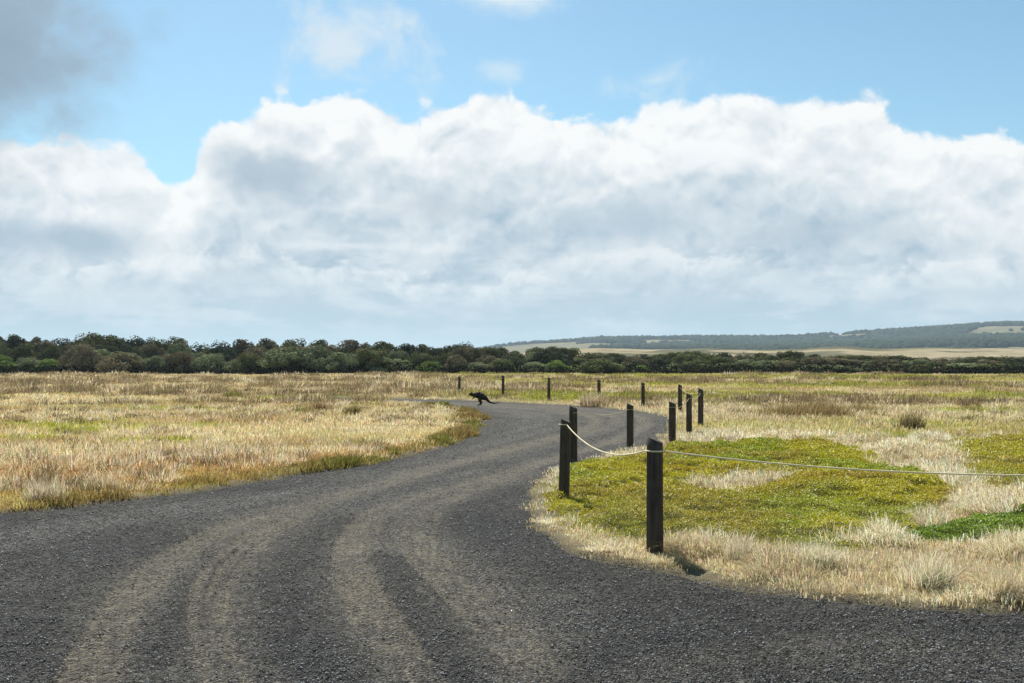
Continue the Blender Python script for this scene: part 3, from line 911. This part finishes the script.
# ------------------------------------------------------------------ tree belt
def crown_mesh(shape, seed, nq=7500):
    """leaf sprays through a lumpy volume; unit: height 1, half width about .5"""
    r = np.random.default_rng(seed)
    lobes = []
    nl = {'domed': 24, 'flat-topped': 25, 'spreading': 27, 'upright': 20}[shape]
    for i in range(nl):
        a, q = r.random() * 6.283, math.sqrt(r.random())
        if shape == 'domed': zc = .20 + .52 * (1 - q ** 2) * (.55 + .45 * r.random()); rr = .15 + .11 * r.random(); sp = .36
        elif shape == 'flat-topped': zc = .25 + .47 * (r.random() ** .4); rr = .14 + .09 * r.random(); sp = .40
        elif shape == 'spreading': zc = .18 + .46 * (1 - q) + .16 * r.random(); rr = .14 + .10 * r.random(); sp = .44
        else: zc = .14 + .70 * r.random(); rr = .11 + .09 * r.random(); sp = .22
        rr *= .80; lobes.append((math.cos(a) * q * sp * 1.08, math.sin(a) * q * sp * 1.08, zc, rr * 1.12, rr * (.75 + .3 * r.random())))
    lobes += [(r.normal(0, .14), r.normal(0, .14), .5, .25, .26), (r.normal(0, .2), r.normal(0, .2), .22, .26, .2)]
    top = max(l[2] + l[4] for l in lobes)
    L = np.array(lobes)
    w = L[:, 3] ** 2; w /= w.sum()
    k = r.choice(len(L), nq, p=w)
    d = r.normal(0, 1, (nq, 3)); d /= np.linalg.norm(d, axis=1)[:, None]
    rad = 1.0 - .42 * r.random(nq) ** 2 + .10 * r.normal(0, 1, nq) * (r.random(nq) < .10)
    p = np.stack([L[k, 0] + d[:, 0] * L[k, 3] * rad, L[k, 1] + d[:, 1] * L[k, 3] * rad, L[k, 2] + d[:, 2] * L[k, 4] * rad], 1)
    p[:, 2] /= top
    p[:, 2] = np.maximum(p[:, 2], .02 + .05 * r.random(nq))
    nrm = d + r.normal(0, .36, (nq, 3)); nrm /= np.linalg.norm(nrm, axis=1)[:, None]
    t = np.cross(nrm, r.normal(0, 1, (nq, 3))); t /= np.linalg.norm(t, axis=1)[:, None]
    b = np.cross(nrm, t)
    s = (.013 + .022 * r.random(nq))[:, None]
    V = np.stack([p - t * s, p + b * s * .7, p + t * s * 1.2, p - b * s * .7], 1).reshape(-1, 3)
    lc = .75 + .5 * r.random(len(L))
    c = (lc[k] * (.75 + .5 * r.random(nq)))[:, None] * np.array([1, 1, 1.]) * (1 + .12 * r.normal(0, 1, (nq, 3)))
    return V, np.arange(nq * 4).reshape(-1, 4), np.repeat(np.clip(c, .2, 2), 4, 0)

def trunk_mesh(seed):
    r = random.Random(seed)
    bm = bmesh.new()
    def limb(a, b, ra, rb, seg=4):
        prev = None
        for k in range(seg + 1):
            t = k / seg
            c = a.lerp(b, t) + Vector((r.uniform(-.012, .012), r.uniform(-.012, .012), 0)) * (0 < k < seg)
            rad = ra * (1 - t) + rb * t
            ring = [bm.verts.new(c + Vector((math.cos(j * 1.0472) * rad, math.sin(j * 1.0472) * rad, 0))) for j in range(6)]
            if prev:
                for j in range(6): bm.faces.new((prev[j], prev[(j + 1) % 6], ring[(j + 1) % 6], ring[j]))
            prev = ring
    fork = Vector((r.uniform(-.04, .04), r.uniform(-.04, .04), .2))
    limb(Vector((0, 0, -.06)), fork, .035, .026)
    for i in range(5):
        a = i * 1.2566 + r.random()
        limb(fork + Vector((0, 0, -.02)), Vector((math.cos(a) * .28, math.sin(a) * .28, .45 + .28 * r.random())), .018, .005)
    me = bpy.data.meshes.new('trunk'); bm.to_mesh(me); bm.free(); me.materials.append(M_BARK)
    return me

SKY = np.array([(-120, 337), (-60, 336), (0, 335.5), (38, 336), (48, 341), (65, 338), (80, 336), (97, 332), (112, 335), (155, 336), (162, 339), (180, 335), (190, 339), (197, 343), (215, 341),
                (240, 340), (262, 338), (285, 339), (308, 337.5), (325, 341), (336, 344), (350, 341), (368, 338), (385, 341), (396, 345), (412, 343), (440, 347), (468, 341.5), (478, 346), (498, 349),
                (520, 352), (532, 349), (548, 346), (566, 347), (575, 353), (590, 355), (605, 353), (640, 354), (675, 353), (692, 351), (712, 353), (740, 353), (770, 354), (790, 350.5), (808, 354), (840, 356),
                (870, 355), (900, 356), (940, 357), (980, 356), (1024, 357), (1150, 357)], float)

def build_trees():
    shapes = ['domed', 'flat-topped', 'spreading', 'upright']
    meshes = {}
    trunks = [trunk_mesh(s) for s in range(4)]
    def crown_data(shape, v):
        if (shape, v) not in meshes:
            V, Q, C = crown_mesh(shape, hash((shapes.index(shape), v)) % 1000 + 3)
            o = mesh_np('crown', V, [Q], M_LEAF, {'col': C})
            meshes[shape, v] = o.data
            bpy.data.objects.remove(o)
        return meshes[shape, v]
    tones = {'dark olive': (.135, .142, .058), 'grey-green': (.21, .23, .115), 'brownish': (.18, .155, .088), 'bright green': (.17, .225, .060), 'blackish': (.085, .095, .050)}
    rng = random.Random(21)
    trees = []
    # (row name, distance, spacing px, fraction of the skyline height, width factor)
    x = -110
    while x < 1140:
        top = np.interp(x, SKY[:, 0], SKY[:, 1]); trees.append(('back', x, 176 + rng.uniform(-4, 7), top + rng.uniform(-.5, 1.), rng.uniform(30, 44))); x += rng.uniform(17, 27)
    x = -100
    while x < 1135:
        top = np.interp(x, SKY[:, 0], SKY[:, 1]); trees.append(('middle', x, 163 + rng.uniform(-3, 4), top + (374 - top) * rng.uniform(.10, .34), rng.uniform(26, 40))); x += rng.uniform(20, 30)
    x = -105
    while x < 1135:
        top = np.interp(x, SKY[:, 0], SKY[:, 1]); trees.append(('front', x, 152 + rng.uniform(-3, 4), top + (374 - top) * rng.uniform(.36, .62), rng.uniform(24, 40))); x += rng.uniform(22, 34)
    # crowns picked out in the photograph
    trees += [('front', 80, 150, 344.5, 34), ('front', 120, 149, 352, 46), ('front', 177, 149, 352, 26), ('front', 247, 149, 353, 30), ('front', 288, 149, 347, 54), ('front', 318, 151, 346, 44),
              ('front', 372, 149, 350, 40), ('middle', 548, 160, 346.5, 44), ('middle', 690, 160, 352, 40), ('front', 600, 149, 359, 46), ('front', 340, 150, 353, 40)]
    info = []
    for row, px, dist, top, wpx in trees:
        H = (HZ - top) / F * dist + CAM_H + .25
        W = wpx / F * dist * 1.05
        W = max(W, H * .7)
        tall = H / W
        shape = 'upright' if tall > 1.05 and rng.random() < .6 else rng.choice(['domed', 'flat-topped', 'spreading', 'domed'])
        if row == 'back' and shape == 'upright' and px > 60: shape = 'domed'
        if row == 'back' and px < 42: shape = 'upright'; W *= .8
        if row == 'front': tone = rng.choice(['grey-green', 'grey-green', 'bright green', 'dark olive', 'brownish'])
        elif row == 'middle': tone = rng.choice(['dark olive', 'brownish', 'grey-green', 'blackish'])
        else: tone = rng.choice(['dark olive', 'blackish', 'dark olive', 'brownish'])
        info.append([row, px, dist, H, W, shape, tone])
    ordw = ['first', 'second', 'third', 'fourth', 'fifth', 'sixth', 'seventh', 'eighth', 'ninth', 'tenth', 'eleventh', 'twelfth', 'thirteenth', 'fourteenth', 'fifteenth']
    info.sort(key=lambda t: t[1])
    seen = {}
    total = {}
    for t in info: total[t[0], t[5], t[6]] = total.get((t[0], t[5], t[6]), 0) + 1
    proto = None
    for n, (row, px, dist, H, W, shape, tone) in enumerate(info):
        key = (row, shape, tone); i = seen[key] = seen.get(key, 0) + 1
        where = {'front': 'in front row of tree belt', 'middle': 'in middle row of tree belt', 'back': 'on skyline of tree belt'}[row]
        if total[key] == 1: label = f'{tone} {shape} tree {where}, the only such one'
        else: label = f'{tone} {shape} tree {where}, {ordw[i - 1]} such from left'
        X = (px - CX) * dist / F
        root = empty('scrub_tree', (X, dist, -.1))
        tag(root, label, 'tree', 'trees of the belt beyond the field')
        cr = bpy.data.objects.new('crown', crown_data(shape, n % 3)); COL.objects.link(cr); cr.parent = root
        ws = W / (.62 if shape == 'upright' else 1.0)
        cr.scale = (ws, ws * .9, H); cr.rotation_euler = (0, 0, rng.random() * 6.283)
        j = rng.uniform(.85, 1.15) * {'front': 1.18, 'middle': 1.0, 'back': .85}[row]
        cr.color = (*[c * j for c in tones[tone]], 1)
        tr = bpy.data.objects.new('trunk', trunks[n % 4]); COL.objects.link(tr); tr.parent = root
        tr.scale = (W * .9, W * .9, H * .95); tr.rotation_euler = (0, 0, rng.random() * 6.283)

def build_undergrowth():
    """low scrub under and between the trunks of the belt, shade painted into its colour"""
    r = np.random.default_rng(77)
    n = 60000
    d = 147 + 40 * r.random(n) ** 1.3
    px = -130 + 1290 * r.random(n)
    X = (px - CX) * d / F
    hmax = .5 + 1.5 * fbm(X * .2, d * .2, 3)
    z = r.random(n) * hmax
    p = np.stack([X, d, z], 1)
    nrm = r.normal(0, 1, (n, 3)); nrm /= np.linalg.norm(nrm, axis=1)[:, None]
    t = np.cross(nrm, r.normal(0, 1, (n, 3))); t /= np.linalg.norm(t, axis=1)[:, None]
    b = np.cross(nrm, t)
    s = (.10 + .16 * r.random(n))[:, None]
    V = np.stack([p - t * s, p + b * s * .7, p + t * s, p - b * s * .7], 1).reshape(-1, 3)
    c = np.array([(.022, .023, .014)]) * (.7 + .6 * r.random((n, 1)))  # near-black leaf tone paints the shade below the crowns
    m = leafy_material('shaded_undergrowth_leaves', .15)
    o = mesh_np('undergrowth', V, [np.arange(n * 4).reshape(-1, 4)], m, {'col': np.repeat(c, 4, 0)})
    tag(o, 'low undergrowth at the foot of the tree belt, coloured near black as shade', 'undergrowth', kind='stuff')

# ------------------------------------------------------------------ far hills, dunes, woodland
RIDGE = np.array([(380, 363.5), (440, 358), (480, 352), (505, 347.5), (535, 345), (570, 343.5), (600, 340.5), (650, 340.5), (700, 339.5), (760, 339.5), (800, 338.5), (850, 335.5), (900, 332.5), (950, 329.5),
                  (1000, 326), (1024, 325.5), (1100, 322), (1250, 325), (1500, 345), (1700, 362)], float)
def hill_height(px, R):
    """height of the far land at distance R along the picture column px"""
    up = np.interp(px, RIDGE[:, 0], RIDGE[:, 1])
    Htop = np.maximum((HZ - up + 1.5) / F * 3000 + CAM_H, 0)
    x = (px - CX) * R / F
    t = np.clip((R - 1250) / (3000 - 1250), 0, 1)
    prof = .30 * sstep(0, .35, t) + .25 * sstep(.3, .65, t) + .45 * sstep(.6, 1., t)
    n = (fbm(x * .0022 + 3, R * .0022, 4) - .5)
    return Htop * prof * (1 + n * .35 * (1 - t ** 3)) - sstep(3000, 3900, R) * Htop * .6

def forest_mask(px, R):
    x = (px - CX) * R / F
    n = fbm(x * .0016 + 11, R * .005 + 3, 4)
    t = np.clip((R - 1250) / 1750, 0, 1)
    wood = .40 * sstep(500, 690, px) * sstep(.20, .36, t) * (1 - .95 * sstep(.575, .66, fbm(px * .012 + 5, t * 6 + px * .003, 3)))
    return n * .75 + wood - .10 * sstep(760, 600, px) + .16 * sstep(.93, .985, t)

def build_hills():
    px = np.arange(330, 1800, 4.)
    R = np.concatenate([np.linspace(1150, 3100, 150), np.linspace(3150, 4400, 16)])
    PX, RR = np.meshgrid(px, R)
    PX, RR = PX.ravel(), RR.ravel()
    X = (PX - CX) * RR / F
    Z = hill_height(PX, RR) - 1.5
    na = len(px)
    i = (np.arange(len(R) - 1)[:, None] * na + np.arange(na - 1)[None])
    Q = np.stack([i, i + 1, i + 1 + na, i + na], -1).reshape(-1, 4)
    f = forest_mask(PX, RR)
    n = fbm(X * .004, RR * .01, 4)
    col = mix(mix((.21, .175, .105), (.15, .145, .075), n), (.032, .044, .026), sstep(.50, .56, f))
    o = mesh_np('hills', np.stack([X, RR, Z], 1), [Q], M_HILL, {'col': col}, smooth=True)
    tag(o, 'long blue green hills with pale paddocks rising towards the right on the horizon', 'hills', kind='structure')
    # dunes in front of the hills
    px = np.arange(420, 1700, 3.); R = np.linspace(520, 1000, 70)
    PX, RR = np.meshgrid(px, R); PX, RR = PX.ravel(), RR.ravel()
    X = (PX - CX) * RR / F
    topy = np.interp(PX, [420, 500, 540, 600, 650, 700, 760, 800, 840, 880, 930, 980, 1024, 1150, 1400, 1700], [363, 357, 349, 347.5, 349, 347, 348.5, 348, 345.5, 348, 347, 348, 349, 347, 350, 363])
    Ht = np.maximum((HZ - topy) / F * 820 + CAM_H, 0)
    t = np.clip((RR - 540) / 280, 0, 1)
    Z = Ht * sstep(0, 1, t) * (.86 + .28 * fbm(X * .012, RR * .012, 4)) * (1 - sstep(860, 1000, RR) * .9) - 1.
    na = len(px)
    i = (np.arange(len(R) - 1)[:, None] * na + np.arange(na - 1)[None])
    Q = np.stack([i, i + 1, i + 1 + na, i + na], -1).reshape(-1, 4)
    n = fbm(X * .02, RR * .05, 4)
    col = mix(mix((.34, .28, .18), (.26, .22, .13), n), (.075, .08, .045), sstep(.46, .56, fbm(X * .015 + 8, RR * .03, 4)) * .8)
    o = mesh_np('dunes', np.stack([X, RR, Z], 1), [Q], M_DUNE, {'col': col}, smooth=True)
    tag(o, 'tan grassy dunes between the tree belt and the far hills', 'dunes', kind='structure')

def build_far_woods():
    r = np.random.default_rng(9)
    n = 34000
    px = 470 + 720 * r.random(n); R = 1500 + 1560 * r.random(n)
    f = forest_mask(px, R) + .05 * (r.random(n) - .5)
    crest = (R > 2940) & (R < 3010) & (fbm(px * .045, R * 0 + 4, 3) > .40)
    k = (f > .53) | (crest & (r.random(n) < .9))
    px, R = px[k], R[k]; n = len(px)
    X = (px - CX) * R / F
    Z = hill_height(px, R) - 1.5
    bm = bmesh.new(); bmesh.ops.create_icosphere(bm, subdivisions=1, radius=1.)
    bv = np.array([v.co[:] for v in bm.verts]); bf = np.array([[v.index for v in f_.verts] for f_ in bm.faces]); bm.free()
    nv = len(bv)
    s = (3.2 + 4.2 * r.random(n))[:, None, None]
    V = bv[None] * (.7 + .6 * r.random((n, nv, 1))) * s * np.array([1.15, 1.15, 1.0])
    V = V + np.stack([X, R, Z + s[:, 0, 0] * .6], 1)[:, None]
    Fc = (bf[None] + np.arange(n)[:, None, None] * nv).reshape(-1, 3)
    c = np.array([(.034, .046, .027)]) * (.7 + .7 * r.random((n, 1)))
    o = mesh_np('woodland', V.reshape(-1, 3), [Fc], M_WOODS, {'col': np.repeat(c, nv, 0)})
    tag(o, 'far dark woodland covering the slopes and crest of the blue hills', 'woodland', kind='stuff')

def build_haze():
    bm = bmesh.new(); bmesh.ops.create_cube(bm, size=1.)
    me = bpy.data.meshes.new('haze'); bm.to_mesh(me); bm.free()
    m, t, out = material('pale_air')
    v = t.new('ShaderNodeVolumePrincipled')
    v.inputs['Color'].default_value = (.70, .88, 1., 1); v.inputs['Density'].default_value = 1.12e-4; v.inputs['Anisotropy'].default_value = .2
    t.l.new(v.outputs[0], out.inputs['Volume'])
    me.materials.append(m)
    o = bpy.data.objects.new('haze', me); COL.objects.link(o)
    o.scale = (19000, 19000, 150); o.location = (0, 0, 75 - 3.5)
    tag(o, 'thin pale blue air over the whole landscape', 'haze', kind='stuff')

# ------------------------------------------------------------------ light, sky, camera
SUN_EL, SUN_AZ = D(49), D(-16)      # azimuth measured from straight ahead, negative to the left
def build_light():
    l = bpy.data.lights.new('sun', 'SUN'); l.energy = 5.0; l.angle = D(.53); l.color = (1., .955, .88)
    o = bpy.data.objects.new('sun', l); COL.objects.link(o)
    d = Vector((math.sin(SUN_AZ) * math.cos(SUN_EL), math.cos(SUN_AZ) * math.cos(SUN_EL), math.sin(SUN_EL)))
    o.rotation_euler = d.to_track_quat('Z', 'Y').to_euler()
    o.location = d * 500

def build_world():
    w = bpy.data.worlds.new('World'); scene.world = w; w.use_nodes = True
    t = NT(w.node_tree); t.n.clear()
    out = t.new('ShaderNodeOutputWorld'); bg = t.new('ShaderNodeBackground')
    t.l.new(bg.outputs[0], out.inputs[0])
    STR = .1
    bg.inputs[1].default_value = STR
    sky = t.new('ShaderNodeTexSky', sky_type='NISHITA')
    sky.sun_disc = False; sky.sun_elevation = SUN_EL; sky.sun_rotation = SUN_AZ
    sky.air_density = 1.; sky.dust_density = .4; sky.ozone_density = 2.0
    skyc = t.mixc(1., sky.outputs[0], (SKYMUL[0], SKYMUL[1], SKYMUL[2]), 'MULTIPLY')
    dirv = t.new('ShaderNodeTexCoord').outputs['Generated']
    sx = t.new('ShaderNodeSeparateXYZ'); t.l.new(dirv, sx.inputs[0])
    az = t.m('ARCTAN2', sx.outputs[0], sx.outputs[1]); el = t.m('ARCSINE', sx.outputs[2])
    A = lambda px: math.atan((px - 512) / 1000)
    E = lambda px, py: math.atan((363 - py) / 1000 * math.cos(A(px)))
    S = 1 / STR / 1.464
    cl = lambda r, g, b: tuple(((c / 255 / 12.92) if c < 10 else ((c / 255 + .055) / 1.055) ** 2.4) * S for c in (r, g, b))
    # ---- cumulus bank: height of its top along the horizon
    tops = [(-400, 170), (-200, 140), (-60, 150), (0, 140), (40, 142), (90, 150), (130, 152), (155, 176), (178, 186), (198, 158), (245, 128), (300, 108), (350, 98), (390, 112), (425, 126), (460, 120), (495, 104), (530, 116),
            (580, 124), (640, 122), (700, 112), (760, 110), (820, 103), (865, 106), (895, 120), (925, 148), (950, 152), (985, 142), (1030, 158), (1150, 150), (1300, 170), (1600, 150)]
    lo, hi = A(-400), A(1600)
    pts = [((A(x) - lo) / (hi - lo), E(x, y) / .35) for x, y in tops]
    inv = t.lin(az, lo, hi)
    n = t.new('ShaderNodeFloatCurve'); c = n.mapping.curves[0]
    c.points[0].location = pts[0]; c.points[-1].location = pts[-1]
    for p in pts[1:-1]: c.points.new(*p)
    n.mapping.update(); t.l.new(inv, n.inputs['Value'])
    top = t.mul(n.outputs[0], .35)
    # direction space, squashed vertically so that puffs are wider than tall
    mp = t.new('ShaderNodeMapping'); mp.inputs['Scale'].default_value = (1, 1, 1.25); t.l.new(dirv, mp.inputs[0])
    warp = t.new('ShaderNodeTexNoise'); warp.inputs['Scale'].default_value = 14.; warp.inputs['Detail'].default_value = 3.
    t.l.new(mp.outputs[0], warp.inputs['Vector'])
    wv = t.vec('MULTIPLY', t.vec('SUBTRACT', warp.outputs['Color'], (.5, .5, .5)), (.05, .05, .05))
    P0 = t.vec('ADD', mp.outputs[0], wv)
    f0 = t.noise(P0, 11., 9, .64)
    f1 = t.noise(t.vec('ADD', P0, (-.012, 0., .030)), 11., 5, .60)
    v0 = t.voro(P0, 19., 2., .55)
    n0 = t.add(t.mul(t.sub(f0, .5), 1.15), t.mul(t.sub(.40, v0), .36))
    h = t.sub(top, el)
    dcum = t.add(t.add(h, .022), t.mul(n0, .058))
    a_c = t.ss(dcum, -.002, .010)
    g0 = t.noise(P0, 34., 5, .6); g1 = t.noise(t.vec('ADD', P0, (-.003, 0., .009)), 34., 4, .6)
    v1 = t.voro(t.vec('ADD', P0, (-.004, 0., .013)), 19., 2., .55)
    shade = t.add(t.add(t.mul(t.sub(f0, f1), 1.35), t.mul(t.sub(v1, v0), .50)), t.mul(t.sub(g0, g1), .40))
    deep = t.ss(dcum, .010, .12)
    lit = t.m('ADD', t.sub(.97, t.mul(deep, .56)), shade, clamp=True)
    grey, white = cl(163, 188, 206), cl(250, 252, 252)
    c_c = t.mixc(lit, grey, white)
    # lower on the bank it dissolves into the pale layer near the horizon
    lowf = t.ss(h, .075, .20)
    # ---- thin layered cloud near the horizon
    mp2 = t.new('ShaderNodeMapping'); mp2.inputs['Scale'].default_value = (1, 1, 4.2); mp2.inputs['Location'].default_value = (3, 1, .3); t.l.new(dirv, mp2.inputs[0])
    st = t.noise(mp2.outputs[0], 8., 8, .62, .3)
    stw = t.ss(st, .46, .60)
    lay = t.mixc(t.mul(stw, t.ss(el, .015, .07, .15, 1.)), t.mixc(t.ss(el, .0, .12), cl(176, 206, 221), cl(178, 198, 212)), cl(228, 237, 242))
    skyc = t.mixc(t.ss(el, .30, .02, 0., .55), skyc, cl(165, 212, 236))
    base = t.mixc(t.ss(el, .17, .05, 0., .92), skyc, lay)
    colr = t.mixc(t.mul(a_c, t.ss(el, .035, .085, .25, 1.)), base, t.mixc(t.mul(lowf, .55), c_c, lay))
    # ---- a lower, nearer line of small puffs with bright tops
    tops2 = [(-400, 262), (-60, 262), (40, 266), (120, 256), (200, 240), (260, 246), (330, 262), (420, 276), (520, 272), (590, 250), (640, 240), (690, 252), (765, 240), (830, 268), (930, 258), (1100, 264), (1600, 262)]
    n2_ = t.new('ShaderNodeFloatCurve'); c2 = n2_.mapping.curves[0]
    p2 = [((A(x) - lo) / (hi - lo), E(x, y) / .35) for x, y in tops2]
    c2.points[0].location = p2[0]; c2.points[-1].location = p2[-1]
    for p in p2[1:-1]: c2.points.new(*p)
    n2_.mapping.update(); t.l.new(inv, n2_.inputs['Value'])
    d2 = t.add(t.sub(t.mul(n2_.outputs[0], .35), el), t.add(t.mul(t.sub(st, .5), .06), t.mul(t.sub(g0, .5), .05)))
    rim = t.mul(t.ss(d2, .0, .010), t.ss(d2, .006, .045, 1., 0.))
    colr = t.mixc(t.mul(t.mul(rim, t.ss(f0, .40, .58)), .75), colr, cl(240, 245, 247))
    colr = t.mixc(t.mul(t.mul(t.ss(d2, .012, .04), t.ss(d2, .04, .09, 1., 0.)), .3), colr, cl(186, 205, 217))
    # ---- single clouds: centre px, centre py, radius x, radius y (px), colour, opacity
    def blob(colr, px, py, rx, ry, c, op, amp=1.1, sharp=.5, scale=9.):
        da = t.mul(t.sub(az, A(px)), 1000 / rx); de = t.mul(t.sub(el, E(px, py)), 1000 / ry)
        q = t.m('SQRT', t.add(t.mul(da, da), t.mul(de, de)))
        nn = t.add(t.mul(n0, .75), .56)
        f = t.ss(t.add(t.sub(1., q), t.mul(t.sub(nn, .5), amp * 2)), 0., sharp, 0., op)
        return t.mixc(f, colr, c)
    colr = blob(colr, 520, 150, 70, 30, cl(248, 251, 252), .7, .9, .9)
    colr = blob(colr, 715, 152, 90, 26, cl(248, 251, 252), .7, .9, .9)
    colr = blob(colr, 95, 182, 60, 24, cl(246, 249, 251), .7, .9, .9)
    colr = blob(colr, 262, 176, 92, 46, cl(169, 189, 205), .85, .8, .8)
    colr = blob(colr, 60, 238, 110, 24, cl(164, 187, 204), .85, .8, .8)
    colr = blob(colr, 620, 222, 110, 36, cl(174, 195, 210), .75, .8, .8)
    colr = blob(colr, 430, 205, 80, 30, cl(182, 197, 210), .65, .8, .8)
    colr = blob(colr, 820, 235, 120, 26, cl(180, 197, 210), .65, .8, .8)
    colr = blob(colr, 366, 192, 22, 20, cl(244, 248, 250), .75, .9, .9)
    colr = blob(colr, 360, 246, 110, 7, cl(235, 241, 245), .7, .6, .9)
    colr = blob(colr, -40, -10, 215, 195, cl(160, 182, 200), .95, .42, .6, 7.)
    colr = blob(colr, -40, 50, 140, 120, cl(140, 162, 181), .75, .4, 1., 8.)
    colr = blob(colr, 345, 40, 105, 78, cl(222, 234, 241), .85, 1.3, .9)
    colr = blob(colr, 505, -4, 100, 26, cl(228, 240, 246), .85, .9, .9)
    colr = blob(colr, 508, 72, 36, 20, cl(215, 234, 244), .7, 1.1, .9, 16.)
    colr = blob(colr, 652, 80, 80, 34, cl(220, 237, 245), .7, 1.3, .9, 16.)
    colr = blob(colr, 120, 160, 60, 18, cl(236, 243, 247), .6, .9, .9, 14.)
    t.l.new(colr, bg.inputs[0])
    w.cycles.sampling_method = 'MANUAL'; w.cycles.sample_map_resolution = 1024

SKYMUL = (.71, .875, .82)

def build_camera():
    c = bpy.data.cameras.new('camera'); o = bpy.data.objects.new('camera', c); COL.objects.link(o)
    c.sensor_width = 36; c.lens = 36 * F / 1024
    o.location = (0, 0, CAM_H); o.rotation_euler = (math.pi / 2, 0, 0)
    c.shift_y = (HZ - 341.5) / 1024
    c.clip_start = .05; c.clip_end = 30000
    scene.camera = o

build_ground(); build_road(); build_stones()
scatter_field(); build_mats(); build_tussocks()
build_rope(build_posts())
build_wallaby()
build_trees(); build_undergrowth()
build_hills(); build_far_woods(); build_haze()
build_light(); build_world(); build_camera()

scene.render.engine = 'CYCLES'
scene.cycles.max_bounces = 6; scene.cycles.diffuse_bounces = 3; scene.cycles.glossy_bounces = 2
scene.cycles.transmission_bounces = 3; scene.cycles.transparent_max_bounces = 4; scene.cycles.volume_bounces = 0
scene.cycles.use_denoising = True
scene.cycles.denoiser = 'OPENIMAGEDENOISE'; scene.cycles.denoising_input_passes = 'RGB_ALBEDO_NORMAL'; scene.cycles.denoising_prefilter = 'ACCURATE'
scene.view_settings.view_transform = 'Standard'; scene.view_settings.look = 'None'
scene.view_settings.exposure = .55; scene.view_settings.gamma = 1; scene.view_settings.use_curve_mapping = False
